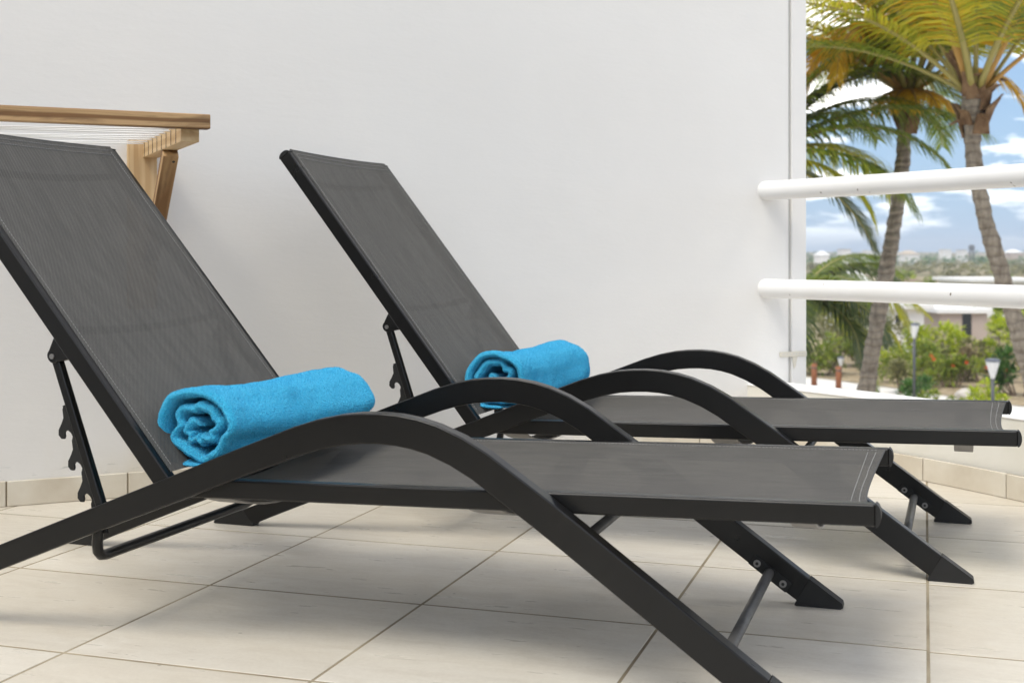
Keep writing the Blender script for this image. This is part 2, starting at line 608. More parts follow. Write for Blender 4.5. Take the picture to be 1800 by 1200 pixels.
def clip(poly, edges):
    out = poly
    for a, b in edges:
        res = []
        e = b - a
        for i in range(len(out)):
            p, q = out[i], out[(i + 1) % len(out)]
            sp_ = e.x * (p.y - a.y) - e.y * (p.x - a.x)
            sq = e.x * (q.y - a.y) - e.y * (q.x - a.x)
            if sp_ >= 0: res.append(p)
            if (sp_ >= 0) != (sq >= 0):
                t = sp_ / (sp_ - sq)
                res.append(p + (q - p) * t)
        out = res
        if len(out) < 3: return []
    return out


edges = [(wp(3, 0, 0), wp(-3, 0, 0))] + [(PIN[i + 1], PIN[i]) for i in range(len(PIN) - 1) if PIN[i].y > .5]
inside = Vector((0, 2, 0))
edges = [(a, b) if (b - a).x * (inside - a).y - (b - a).y * (inside - a).x >= 0 else (b, a) for a, b in edges]

mb = MB()
n = len(outline)
mb.add([(p.x, p.y, -.0007) for p in outline] + [(p.x, p.y, -.30) for p in outline],
       [tuple(range(n)), tuple(range(2 * n - 1, n - 1, -1))] + [((i + 1) % n, i, n + i, n + (i + 1) % n) for i in range(n)])
terrace = tag(mb.build('terrace_floor', M['grout']), kind='structure')

TS = 0.5503
TO = Vector((-0.7303, 3.0878, 0))
TE1 = Vector((math.cos(R(-17.92)), math.sin(R(-17.92)), 0))
TE2 = Vector((-TE1.y, TE1.x, 0))
g = .0034
full_mesh = None


def tile_mesh(poly, cham=.0007, thick=.012):
    """poly: local xy points; top at z = 0 with a small chamfer"""
    c = sum(poly, Vector()) / len(poly)
    n = len(poly)
    inner = []
    for p in poly:
        d = p - c
        L = max(d.length, 1e-6)
        inner.append(c + d * max(0.0, (L - cham * 1.4) / L))
    vs = [(p.x, p.y, 0) for p in inner] + [(p.x, p.y, -cham) for p in poly] + [(p.x, p.y, -thick) for p in poly]
    fs = [tuple(range(n))]
    for i in range(n):
        j = (i + 1) % n
        fs.append((i, n + i, n + j, j))
        fs.append((n + i, 2 * n + i, 2 * n + j, n + j))
    return vs, fs


for i in range(-8, 8):
    for j in range(-9, 7):
        sh = -.012 if i >= 3 else 0.0
        o = TO + TE1 * (i * TS) + TE2 * (j * TS + sh)
        gb = .0046          # the cross joints are a little wider
        loc = [(g, gb), (TS - g, gb), (TS - g, TS - gb), (g, TS - gb)]
        wpoly = [o + TE1 * a + TE2 * b for a, b in loc]
        cl = clip(wpoly, edges)
        if len(cl) < 3: continue
        area = abs(sum(cl[k].x * cl[(k + 1) % len(cl)].y - cl[(k + 1) % len(cl)].x * cl[k].y for k in range(len(cl)))) / 2
        if area < .002: continue
        ctr = o + TE1 * TS / 2 + TE2 * TS / 2
        # leave out tiles far behind the camera's view that nothing shows
        if ctr.y < .6 or ctr.x < wallL.x - .3: continue
        whole = abs(area - (TS - 2 * g) * (TS - 2 * gb)) < 1e-6
        if whole and full_mesh is not None:
            me = full_mesh
        else:
            lp = [Vector(((p - o).dot(TE1), (p - o).dot(TE2), 0)) for p in cl]
            # remove doubled points
            q = [p for k, p in enumerate(lp) if (p - lp[k - 1]).length > 1e-4]
            vs_, fs_ = tile_mesh(q)
            me = bpy.data.meshes.new('floor_tile')
            me.from_pydata(vs_, [], fs_); me.update()
            me.materials.append(M['tile'])
            if whole: full_mesh = me
        t = bpy.data.objects.new('tile', me)
        col.objects.link(t)
        t.location = (o.x, o.y, random.uniform(-.0003, .0003))
        t.rotation_euler = (0, 0, R(-17.92))
        t.parent = terrace

# ---- the white wall: main panel, sealed joint, end strip, skirting
wall = empty('garden_wall', wp(0, 0, 0), WA)
tag(wall, 'tall white plastered wall behind both loungers', 'wall')
WH = 3.3


def wall_part(name, u0, u1, o0, o1, z0, z1, mat, parent=wall, bevel=0.0):
    # local frame of the wall: x along, -y out
    return MB().box(u0, u1, -o1, -o0, z0, z1).build(name, mat, parent, bevel=bevel)


UJ0, UJ1, UE = wall_u(1385.5), wall_u(1391.5), wall_u(1418)
wall_part('wall_panel', -2.9, UJ0, -.22, 0, -.3, WH, M['plaster'])
wall_part('expansion_joint', UJ0 + .0004, UJ1 - .0004, -.20, -.012, -.3, WH - .02, M['sealant'])
wall_part('wall_end_strip', UJ1, UE, -.22, 0, -.3, WH, M['plaster'], bevel=.006)
# skirting tiles
SK_L = .372
u = wall_u(11) - SK_L * 7
u_end = (PIN[0] - WC).dot(WU) + .01
k = 0
while u < u_end - .03:
    e = min(u + SK_L, u_end)
    if u >= -2.9:
        t = wall_part('skirting_tile', u + .0022, e - .0022, 0, .010 + random.uniform(0, .0015), .0005, .081 + random.uniform(-.0012, .0012), M['skirting'], bevel=.003)
    u = e
    k += 1
wall_part('skirting_grout', wall_u(11) - SK_L * 7, u_end, 0, .005, .0004, .079, M['grout'])

# ---- unseen house front, added on the left to darken that end of the wall
hf = empty('shading_facade', (wallL.x, wallL.y, 0))
tag(hf, 'unseen white house front added on the left to shade the wall', 'house')
fx = -3.3 - wallL.x
MB().box(fx - .25, fx, -7.0, .6, -.3, 2.7).build('shading_wall', M['plaster'], hf)
MB().box(fx - .25, fx + .03, -3.6, -2.5, .0005, 2.15).build('door_frame', M['rail'], hf, bevel=.004)
MB().box(fx, fx + .034, -3.52, -2.58, .06, 2.08).build('door_pane', M['glass'], hf)

# ---- parapet
par = empty('parapet_wall', PIN[0])
tag(par, 'low curved cream parapet wall at the terrace edge under the railing', 'parapet')


def sweep(paths, z0, z1, name, mat, parent, bevel=0, base=None):
    a, b = paths
    vs = []
    for p, q in zip(a, b):
        vs += [(p.x, p.y, z0), (q.x, q.y, z0), (q.x, q.y, z1), (p.x, p.y, z1)]
    n = len(a)
    fs = [(0, 1, 2, 3), tuple(4 * (n - 1) + k for k in (3, 2, 1, 0))]
    for i in range(n - 1):
        for k in range(4):
            k2 = (k + 1) % 4
            fs.append((4 * i + k, 4 * i + 4 + k, 4 * i + 4 + k2, 4 * i + k2))
    if base is not None:
        vs = [(x - base.x, y - base.y, z - base.z) for x, y, z in vs]
    return MB().add(vs, fs).build(name, mat, parent, bevel=bevel)


ext = PIN[0] - Vector((math.cos(R(-54)), math.sin(R(-54)), 0)) * .06
inn = [ext] + PIN
outp = parapet_path(PAR_T)
outp = [outp[0] - Vector((math.cos(R(-54)), math.sin(R(-54)), 0)) * .06] + outp
B0 = PIN[0]
sweep((inn, outp), -.6, PAR_H - .008, 'parapet_body', M['parapet'], par, base=B0)
ci = parapet_path(-.004); co = parapet_path(PAR_T + .006)
sweep((ci, co), PAR_H - .008, PAR_H, 'coping', M['coping'], par, base=B0, bevel=.004)
# skirting tiles of the parapet
fine_n = 560
fi = parapet_path(0.0, fine_n)
fo = parapet_path(-.011, fine_n)
ds = 7.0 / fine_n
# joint passes photograph column 1627 : find its arc position
best = min(range(fine_n), key=lambda i: abs(900 + FPX * fi[i].x / max(fi[i].y, .1) - 1627) if fi[i].y > 3 else 1e9)
step = int(round(.36 / ds))
start = best % step - step
while start < fine_n:
    a, b = max(start, 0), min(start + step, fine_n)
    if b - a > 2 and fi[a].y > 1.0:
        idx = list(range(a, b + 1, 4))
        if idx[-1] != b: idx.append(b)
        pa = [fi[i].copy() for i in idx]; pb = [fo[i].copy() for i in idx]
        dd = (pa[1] - pa[0]).normalized() * .002; de = (pa[-1] - pa[-2]).normalized() * .002
        pa[0] += dd; pb[0] += dd; pa[-1] -= de; pb[-1] -= de
        sweep((pa, pb), .0005, .081 + random.uniform(-.001, .001), 'skirting_tile', M['skirting'], par, base=B0, bevel=.0025)
    start += step
gi = parapet_path(-.0055, 60)
sweep((parapet_path(0.0, 60), gi), .0004, .079, 'skirting_grout', M['grout'], par, base=B0)

# ---- railing: two white pipes set into the wall
RP = parapet_path(.088, 40, 6.0)
back = Vector((math.cos(R(-54)), math.sin(R(-54)), 0))
for z, lab in ((1.061, 'upper white pipe handrail fixed into the wall end'), (.656, 'lower white pipe rail with small paint chips above the parapet')):
    pts = [RP[0] - back * .05] + RP
    root = empty('railing_pipe', (RP[0].x, RP[0].y, z))
    tag(root, lab, 'railing', 'white railing pipes')
    MB().tube([(p.x - RP[0].x, p.y - RP[0].y, 0) for p in pts], .0395, 28).build('pipe', M['rail'], root, smooth=True)
    smooth_by_angle(root.children[0])
    # plaster collar where the pipe meets the wall
    q = RP[0] - back * .0
    MB().tube([(-back.x * .03, -back.y * .03, 0), (-back.x * -.004, -back.y * -.004, 0)], .043, 28).build('wall_collar', M['rail'], root, smooth=True)
    smooth_by_angle(root.children[1])
# posts carrying the rails farther along the parapet, outside the frame to the right
for s, lab in ((22, 'white railing post on the parapet just right of the picture'), (38, 'white railing post on the parapet beside the camera')):
    p = RP[s]
    root = empty('railing_post', (p.x, p.y, PAR_H))
    tag(root, lab, 'post', 'railing posts')
    MB().tube([(0, 0, -.001), (0, 0, .86)], .028, 16).build('post', M['rail'], root, smooth=True)

# ---- small perforated bracket across the joint of the wall
u0, u1 = wall_u(1370), wall_u(1417)
zb = EYE - (622 - YH) / FPX * 5.36
br = empty('wall_strap', wp((u0 + u1) / 2, 0, zb), WA)
tag(br, 'small cream perforated strap bridging the vertical joint low on the wall', 'strap')
hw = (u1 - u0) / 2
M['cream_plastic'] = Mat('cream_plastic', (.62, .58, .49), .6, .3).m
MB().box(-hw, hw, -.006, -.0004, -.011, .011).build('strap_plate', M['cream_plastic'], br, bevel=.002)
hb = MB()
for i in range(8):
    x = -hw * .72 + i * hw * 1.62 / 7
    hb.tube([(x, -.0066, .001), (x, -.0058, .001)], .0035, 8)
hb.build('strap_hole', M['sealant'], br)
MB().add([(-.004, -.004, -.011), (.022, -.004, -.011), (.012, -.005, -.05), (.004, -.004, -.062),
          (-.004, -.0003, -.011), (.022, -.0003, -.011), (.012, -.0003, -.05), (.004, -.0003, -.062)],
         [(0, 1, 2, 3), (7, 6, 5, 4), (0, 4, 5, 1), (1, 5, 6, 2), (2, 6, 7, 3), (3, 7, 4, 0)]).build('glue_drip', M['cream_plastic'], br, bevel=.001)

# ---------------------------------------------------------------- loungers
ARM_T = .036
W_IN = .728           # outer face of near arm to inner face of far arm
YMID = (W_IN + ARM_T) / 2
RY0, RY1 = .0385, .0665          # near rail
ARM_UP = [(.042, .0455), (.10, .069), (.2, .110), (.3, .150), (.4, .190), (.5, .230), (.6, .270), (.7, .310), (.8, .350), (.9, .391), (.96, .4155),
          (1.02, .439), (1.08, .4625), (1.13, .4785), (1.18, .4895), (1.22, .494), (1.26, .4955), (1.30, .4935), (1.34, .4875), (1.38, .477),
          (1.43, .457), (1.48, .430), (1.54, .3895), (1.6, .349), (1.66, .3065), (1.72, .2630), (1.8, .2055), (1.9, .1335), (1.96, .0900), (1.998, .0628)]


def arm_curves():
    up = [Vector((a, b)) for a, b in ARM_UP]
    lo = []
    for i, p in enumerate(up):
        t = (up[min(i + 1, len(up) - 1)] - up[max(i - 1, 0)]).normalized()
        nrm = Vector((t.y, -t.x))
        d = .050 + .009 * min(1, max(0, (p.x - .6) / .6))
        lo.append(p + nrm * d)
    # trim ends to the cap seams
    lo[0] = Vector((.076, .004)); lo[-1] = Vector((1.972, .010))
    return [(p.x, p.y) for p in up], [(p.x, p.y) for p in lo]


def seat_z(x): return .3215 + .0227 * x


def fabric_mesh(name, nx, ny, fn, uvfn, mat, parent, thick=.0012):
    vs, fs, uvs = [], [], []
    for i in range(nx + 1):
        for j in range(ny + 1):
            vs.append(fn(i / nx, j / ny)); uvs.append(uvfn(i / nx, j / ny))
    for i in range(nx):
        for j in range(ny):
            a = i * (ny + 1) + j
            fs.append((a, a + 1, a + ny + 2, a + ny + 1))
    me = bpy.data.meshes.new(name)
    me.from_pydata([tuple(v) for v in vs], [], fs); me.update()
    uvl = me.uv_layers.new(name='UVMap')
    for lp in me.loops:
        uvl.data[lp.index].uv = uvs[lp.vertex_index]
    me.polygons.foreach_set('use_smooth', [True] * len(me.polygons))
    me.materials.append(mat)
    o = bpy.data.objects.new(name, me)
    col.objects.link(o); o.parent = parent
    return o


def stitches(mb, pts, length=.0042, gap=.0024, w=.0011, lift=.0008, wob=0.0, seed=0):
    """dashes along a dense polyline"""
    rnd = random.Random(seed)
    acc = 0.0
    segs = []
    cur = [pts[0]]
    # resample
    tot = [0.0]
    for a, b in zip(pts, pts[1:]): tot.append(tot[-1] + (b - a).length)
    L = tot[-1]
    def P(s):
        s = min(max(s, 0), L)
        lo, hi = 0, len(tot) - 1
        while hi - lo > 1:
            mid = (lo + hi) // 2
            if tot[mid] <= s: lo = mid
            else: hi = mid
        t = (s - tot[lo]) / max(tot[hi] - tot[lo], 1e-9)
        return pts[lo].lerp(pts[hi], t)
    s = 0.0
    while s < L - length:
        a, b = P(s), P(s + length)
        a = a + Vector((0, 0, lift)); b = b + Vector((0, 0, lift))
        mb.obox(a, b, w * rnd.uniform(.8, 1.2), w)
        s += length + gap * rnd.uniform(.8, 1.3)


def make_lounger(label, X, Y, th, beta, sag=.034, seed=1):
    root = empty('sun_lounger', (X, Y, 0), th)
    tag(root, label, 'sun lounger', 'sun loungers on the terrace')
    up, lo = arm_curves()
    sides = ((0.0, ARM_T), (W_IN, W_IN + ARM_T))
    for k, (y0, y1) in enumerate(sides):
        arm = MB().strip(up, lo, y0, y1).build('arm_frame', M['metal'], root, bevel=.0035, seg=3)
        e = .0005
        # rear foot cap
        MB().prism([(-.055, .002), (-.050, 0), (.076, 0), (.081, .003), (.079, .010), (.0420, .0460), (.036, .0440), (-.050, .0125)], y0 - e, y1 + e).build('foot_cap', M['plastic'], arm, bevel=.002)
        MB().prism([(1.967, .009), (1.964, .002), (1.968, 0), (2.066, 0), (2.072, .004), (2.070, .013), (2.062, .0190), (1.9985, .0632), (1.9975, .0629)], y0 - e, y1 + e).build('foot_cap', M['plastic'], arm, bevel=.002)
        # ribs on the sole
    # seat rails with rounded end caps
    for k, (y0, y1) in enumerate(((RY0, RY1), (W_IN + ARM_T - RY1, W_IN + ARM_T - RY0))):
        x0, x1 = .80, 2.172
        h = .0385
        rail = MB().strip([(x0, seat_z(x0)), (x1, seat_z(x1))], [(x0, seat_z(x0) - h), (x1, seat_z(x1) - h)], y0, y1).build('seat_rail', M['metal'], root, bevel=.0045, seg=3)
        prof = []
        for q in range(11):
            an = math.pi * q / 10
            prof.append((x1 - .0006 + .010 * math.sin(an), seat_z(x1) - h / 2 + (h / 2 + .0012) * math.cos(an)))
        MB().prism(prof, y0 - .0008, y1 + .0008).build('end_cap', M['plastic'], rail, bevel=.001)
    # backrest rails: upper edge runs from the hinge up and back
    px, pz = .772, seat_z(.772)
    du = Vector((-math.cos(beta), 0, math.sin(beta)))
    dn = Vector((-math.sin(beta), 0, -math.cos(beta)))          # away from the sitter
    LB = .975
    for k, (y0, y1) in enumerate(((RY0, RY1), (W_IN + ARM_T - RY1, W_IN + ARM_T - RY0))):
        a = Vector((px, 0, pz)) - du * .025; b = Vector((px, 0, pz)) + du * (LB - .008)
        dpt = .0385
        vs = []
        for p in (a, b):
            for yy, d in ((y0, 0), (y1, 0), (y1, dpt), (y0, dpt)):
                q = p + dn * d
                vs.append((q.x, yy, q.z))
        rail = MB().add(vs, [(0, 1, 2, 3), (7, 6, 5, 4), (0, 4, 5, 1), (1, 5, 6, 2), (2, 6, 7, 3), (3, 7, 4, 0)]).build('back_rail', M['metal'], root, bevel=.004, seg=3)
        # rounded head cap
        prof = []
        for q in range(9):
            an = math.pi * q / 8
            d = dpt / 2 - dpt / 2 * 1.04 * math.cos(an)
            l = LB - .0085 + .013 * math.sin(an)
            w_ = Vector((px, 0, pz)) + du * l + dn * d
            prof.append((w_.x, w_.z))
        MB().prism(prof, y0 - .0008, y1 + .0008).build('head_cap', M['plastic'], rail, bevel=.001)
        # hinge bolt
    ya, yb = RY1 - .010, W_IN + ARM_T - RY1 + .010
    # ---- seat fabric
    XS0, XS1 = .775, 2.164

    def seat_pt(s, t):
        x = XS0 + (XS1 - XS0) * s
        q = 1 - (2 * t - 1) ** 2
        dip = sag + .022 * math.exp(-((x - .86) / .14) ** 2)
        # straps hold the cloth up a little where they cross
        wr = .0012 * noise.noise(Vector((x * 9, t * 3, seed * 7.3)))
        # the free front edge curls inwards
        xx = x - .022 * q * max(0, (s - .90) / .10) ** 2
        return Vector((xx, ya + (yb - ya) * t, seat_z(x) - .0008 - dip * q + wr))
    sf = fabric_mesh('seat_fabric', 70, 26, seat_pt, lambda s, t: (s * (XS1 - XS0), t * (yb - ya)), M['fabric'], root)
    st = MB()
    for dx in (.016, .034):
        sv = 1 - dx / (XS1 - XS0)
        stitches(st, [seat_pt(sv + .0012 * noise.noise(Vector((t * 4, dx * 90, seed))), t / 60) for t in range(2, 59)], .0075, .0015, .0014, seed=seed)
    for t in (.022, .978):
        stitches(st, [seat_pt(s / 160, t) for s in range(2, 160)], .005, .0030, .0011, seed=seed + 2)
    st.build('stitching', M['thread'], sf)
    # folded hem at the front
    hm = MB()
    hv = []
    for t in range(41):
        p = seat_pt(1.0, t / 40); hv.append(p + Vector((0, 0, -.0015)))
    hm.tube(hv, .0022, 6)
    hm.build('front_hem', M['hem'], sf, smooth=True)
    # ---- back fabric
    def back_pt(s, t):
        l = .012 + (LB - .012) * s
        q = 1 - (2 * t - 1) ** 2
        dip = .020 * q * math.sin(math.pi * (1 - s) ** .8) + .002 * q
        p = Vector((px, 0, pz)) + du * l + dn * (dip - .0008)
        # the top edge is pulled in between the rails
        p -= du * (.004 * q * max(0, (s - .93) / .07) ** 2)
        return Vector((p.x, ya + (yb - ya) * t, p.z))
    bf = fabric_mesh('back_fabric', 50, 26, back_pt, lambda s, t: (s * LB, t * (yb - ya)), M['fabric'], root)
    st = MB()
    lift = -dn * .0009
    for dx in (.014, .030):
        sv = 1 - dx / LB
        stitches(st, [back_pt(sv, t / 60) + lift for t in range(2, 59)], .0065, .002, .0012, 0, seed=seed)
    for t in (.024, .976):
        stitches(st, [back_pt(s / 120, t) + lift for s in range(2, 119)], .005, .003, .0011, 0, seed=seed + 3)
    st.build('stitching', M['thread'], bf)
    hv = [back_pt(1.0, t / 40) + dn * .0015 for t in range(41)]
    MB().tube(hv, .0022, 6).build('top_hem', M['hem'], bf, smooth=True)
    # cross tube across the back behind the cloth
    for l in (.42, .90):
        c0 = Vector((px, 0, pz)) + du * l + dn * .034
        pts = []
        for t in range(17):
            q = 1 - (2 * t / 16 - 1) ** 2
            p = c0 + dn * (.028 * q)
            pts.append((p.x, RY1 - .006 + (W_IN + ARM_T - 2 * RY1 + .012) * t / 16, p.z))
        MB().tube(pts, .009, 10).build('back_cross_tube', M['metal'], root, smooth=True)
    # ---- bowed straps under the seat
    for x, wd in ((2.048, .046), (1.455, .070), (.875, .070)):
        mbx = MB(); vs = []; N = 20
        for t in range(N + 1):
            tt = t / N
            q = (1 - abs(2 * tt - 1) ** 2.6)
            z = seat_z(x) - .036 - .046 * q
            y = RY1 - .012 + (W_IN + ARM_T - 2 * RY1 + .024) * tt
            vs += [(x - wd / 2, y, z), (x + wd / 2, y, z), (x + wd / 2, y, z - .005), (x - wd / 2, y, z - .005)]
        fs = [(0, 1, 2, 3), tuple(4 * N + k for k in (3, 2, 1, 0))]
        for i in range(N):
            for k in range(4):
                fs.append((4 * i + k, 4 * i + 4 + k, 4 * i + 4 + (k + 1) % 4, 4 * i + (k + 1) % 4))
        mbx.add(vs, fs).build('seat_strap', M['strap'], root, bevel=.0015)
    # ---- cross tubes between the arms
    cross = MB().tube([(1.64, ARM_T - .002, .262), (1.64, W_IN + .002, .262)], .0105, 14).build('cross_tube', M['greymetal'], root, smooth=True)
    fb = MB().tube([(1.908, ARM_T + .003, .071), (1.908, W_IN - .003, .071)], .0115, 16).build('front_cross_tube', M['greymetal'], root, smooth=True)
    td = Vector((.07, 0, -.0505)).normalized(); tn = Vector((td.z, 0, -td.x))
    for y, sgn in ((ARM_T, 1), (W_IN, -1)):
        c0 = Vector((1.910, y + sgn * .002, .070))
        pl = MB().obox(c0 - td * .052, c0 + td * .052, .004, .027, side=(0, 1, 0)).build('bracket_plate', M['plastic'], root, bevel=.0012)
        for s in (-1, 1):
            b0 = c0 + td * (.036 * s)
            bo = MB()
            bo.tube([b0 + Vector((0, sgn * .0015, 0)), b0 + Vector((0, sgn * .0055, 0))], .0085, 14)
            bo.build('bolt', M['bolt'], pl, bevel=.0012)
            MB().tube([b0 + Vector((0, sgn * .0053, 0)), b0 + Vector((0, sgn * .0060, 0))], .0040, 6).build('bolt_socket', M['plastic'], pl)
    # ---- rear catch bar: a flat U between the arms
    yb0, yb1 = ARM_T + .004, W_IN - .004
    pts = [(.600, yb0 + .006, .245), (.596, yb0 + .006, .215), (.592, yb0 + .008, .190), (.588, yb0 + .016, .172), (.585, yb0 + .030, .161), (.583, yb0 + .050, .157)]
    pts += [(.583, yb1 - .050, .157), (.585, yb1 - .030, .161), (.588, yb1 - .016, .172), (.592, yb1 - .008, .190), (.596, yb1 - .006, .215), (.600, yb1 - .006, .245)]
    MB().tube(pts, .0115, 14).build('catch_bar', M['metal'], root, smooth=True)
    MB().tube([(.618, ARM_T - .002, .236), (.618, W_IN + .002, .236)], .008, 12).build('stay_rest_bar', M['metal'], root, smooth=True)
    # ---- notched stays that prop the backrest
    base_l = .36
    piv = Vector((px, 0, pz)) + du * .370 + dn * .065
    tgt = Vector((.608, 0, .245))
    sd = (tgt - piv).normalized()
    sw = Vector((sd.z, 0, -sd.x))              # to the rear
    if sw.x > 0: sw = -sw
    slen = (tgt - piv).length
    for y in (.053, W_IN + ARM_T - .053):
        yo = Vector((0, y, 0))
        tube = MB().obox(piv - sd * .006 + yo, piv + sd * (slen + .01) + yo, .020, .019, side=(0, 1, 0)).build('stay', M['metal'], root, bevel=.004)
        prof = [(.105, .004), (.105, .020)]
        s0 = .108
        while s0 < slen - .01:
            for ds_, w_ in ((0, .020), (.004, .023), (.022, .027), (.032, .036), (.042, .047), (.053, .051), (.062, .047), (.065, .040), (.060, .036), (.053, .035), (.0495, .030), (.051, .024), (.058, .0195), (.066, .018)):
                prof.append((s0 + ds_, w_))
            s0 += .070
        prof += [(s0, .018), (s0 + .004, .004)]
        poly = [piv + sd * a + sw * b for a, b in prof]
        MB().prism([(p.x, p.z) for p in poly], y - .003, y + .003).build('notched_plate', M['plastic'], tube, bevel=.001)
        # pivot lug under the rail
        hinge = Vector((px, 0, pz)) + du * .370 + dn * .037
        lug = []
        for q in range(9):
            an = math.pi * q / 8
            lug.append(piv + dn * (.014 * math.sin(an)) + du * (.016 * math.cos(an)))
        lug += [hinge - du * .030, hinge + du * .030]
        lu = MB().prism([(p.x, p.z) for p in lug], y - .0135, y + .0135).build('pivot_lug', M['metal'], root, bevel=.003)
        s_ = -1 if y < .3 else 1
        MB().tube([piv + Vector((0, y + s_ * .0130, 0)), piv + Vector((0, y + s_ * .0165, 0))], .0058, 10).build('pivot_bolt', M['bolt'], lu)
    return root


L1 = dict(X=-1.4512, Y=2.8335, th=-.3206, beta=.8759)
L2 = dict(X=-.8361, Y=3.7779, th=-.3388, beta=.9079)
make_lounger('charcoal mesh sun lounger nearest the camera, its backrest cut by the left picture edge', sag=.034, seed=1, **L1)
make_lounger('charcoal mesh sun lounger standing farther back, against the white wall', sag=.030, seed=5, **L2)


# ---------------------------------------------------------------- rolled towels
def make_towel(label, L, x0, x1, y0, y1, zc, ra, rb, seed, sag):
    """roll across lounger L from (x0,y0) to (x1,y1) in the lounger's frame"""
    rnd = random.Random(seed)
    a = Vector((x0, y0, zc)); b = Vector((x1, y1, zc))
    d = (b - a); length = d.length
    axis = d.normalized()
    rz = math.atan2(axis.y, axis.x)
    mid = (a + b) / 2
    rot = Matrix.Rotation(L['th'], 4, 'Z')
    base = Vector((L['X'], L['Y'], 0)) + rot @ mid
    root = empty('rolled_towel', (base.x, base.y, base.z), L['th'] + rz)
    tag(root, label, 'towel', 'rolled turquoise towels')
    # local frame: x along the roll (far end +), y across, z up
    turns = 2.45
    NT = 300
    NX = 84
    th_ = .0185            # half thickness related
    r_in, r_out = .014, 1.0
    def spiral(k, x, side):
        """point on one face of the rolled cloth; k 0..1 from core to outer end"""
        ang = -2 * math.pi * turns * k + 2 * math.pi * turns - math.pi / 2 - .15
        lay = .0215
        rr = .012 + (1 - .012 / .085) * .085 * (k ** .88)
        w = noise.noise(Vector((math.cos(ang) * 1.6, math.sin(ang) * 1.6, k * 9 + seed)))
        w2 = noise.noise(Vector((math.cos(ang) * 1.2 + 4, math.sin(ang) * 1.2, x * 7 + seed * 3.1)))
        w3 = noise.noise(Vector((ang * .9, x * 26 + ang * 2.0, seed * 1.7)))
        inner = (1 - k)
        wf = noise.noise(Vector((ang * 2.3, x * 3, seed * 4.4)))
        rr += w * .017 * min(1, inner * 2.4) + wf * .007 * min(1, inner * 2.0) + w2 * .0075 * (.35 + k) + w3 * .0028 * k
        hv = .0098 * (1 - .15 * k)
        return ang, rr, hv
    vs = []; fs = []
    edge = 7
    xs = []
    for i in range(NX + 1):
        t = i / NX
        xs.append(t)
    ring_w = 2 * (NX + 1)
    for kk in range(NT + 1):
        k = kk / NT
        inset = .020 * (1 - k) ** .7 + .006 * noise.noise(Vector((k * 14, seed * 2.2, 0)))
        inset2 = .020 * (1 - k) ** .7 + .006 * noise.noise(Vector((k * 14, seed * 2.2 + 9, 0)))
        xa = -length / 2 + max(0, inset); xb = length / 2 - max(0, inset2)
        row = []
        for sgn in (1, -1):
            for i in range(NX + 1):
                t = i / NX
                x = xa + (xb - xa) * t
                ang, rr, hv = spiral(k, x, sgn)
                # rounded selvedge
                de = min(x - xa, xb - x)
                rim = .016
                thf = math.sqrt(max(0, 1 - (1 - min(de / rim, 1)) ** 2)) if de < rim else 1.0
                endt = 1.0
                ke = min(k * NT, (1 - k) * NT) / 4
                if ke < 1: endt = math.sqrt(max(0, 1 - (1 - ke) ** 2))
                r_ = rr + sgn * hv * thf * endt
                # end of the roll droops a little to the outside at the outer layer
                flare = 1.0
                y = math.cos(ang) * r_ / .085 * ra
                z = math.sin(ang) * r_ / .085 * rb
                # settle: flatten the underside, slump sideways
                lo_ = -rb * .80
                if z < lo_: z = lo_ + (z - lo_) * .35
                z += .006 * noise.noise(Vector((x * 5, seed, 2)))
                z -= sag * (1 - (2 * x / length) ** 2)
                y += .004 * noise.noise(Vector((x * 6, seed, 7)))
                row.append((x, y, z))
        vs.extend(row)
    for kk in range(NT):
        for s in (0, 1):
            for i in range(NX):
                p = kk * ring_w + s * (NX + 1) + i
                q = p + ring_w
                fs.append((p, p + 1, q + 1, q) if s == 0 else (p, q, q + 1, p + 1))
        # rims
        for i in (0, NX):
            p = kk * ring_w + i; p2 = p + NX + 1
            fs.append((p, p + ring_w, p2 + ring_w, p2) if i == 0 else (p, p2, p2 + ring_w, p + ring_w))
    for kk in (0, NT):
        for i in range(NX):
            p = kk * ring_w + i; p2 = p + NX + 1
            fs.append((p, p2, p2 + 1, p + 1))
    tw = MB().add(vs, fs).build('towel_cloth', M['towel'], root, smooth=True)
    # terry loops standing off the cloth
    me = tw.data
    nap_v = []; nap_f = []
    polys = me.polygons
    wts = []
    cand = [p for p in polys]
    tot = 0
    per = 2 * NX + 2
    for p in cand:
        kk = p.index // per
        face0 = (p.index % per) < NX
        outer = (face0 and kk > NT * (1 - 1.08 / turns)) or abs(p.center.x) > length / 2 - .045
        if not outer: continue
        num = p.area * 290000
        num = int(num) + (1 if rnd.random() < num - int(num) else 0)
        vv_ = [me.vertices[i].co for i in p.vertices]
        for _ in range(num):
            s, t = rnd.random(), rnd.random()
            q = vv_[0].lerp(vv_[1], s).lerp(vv_[3].lerp(vv_[2], s), t)
            nrm = (p.normal + Vector((rnd.uniform(-.7, .7), rnd.uniform(-.7, .7), rnd.uniform(-.7, .7)))).normalized()
            tv = Vector((rnd.uniform(-1, 1), rnd.uniform(-1, 1), rnd.uniform(-1, 1))).cross(nrm).normalized()
            h = rnd.uniform(.0012, .0032); w = rnd.uniform(.0004, .0009)
            o = len(nap_v)
            nap_v += [tuple(q - tv * w), tuple(q + tv * w), tuple(q + nrm * h)]
            nap_f.append((o, o + 1, o + 2))
    me2 = bpy.data.meshes.new('terry_nap')
    me2.from_pydata(nap_v, [], nap_f); me2.update()
    me2.materials.append(M['nap'])
    no = bpy.data.objects.new('terry_nap', me2); col.objects.link(no); no.parent = root
    no['kind'] = 'stuff'
    return root


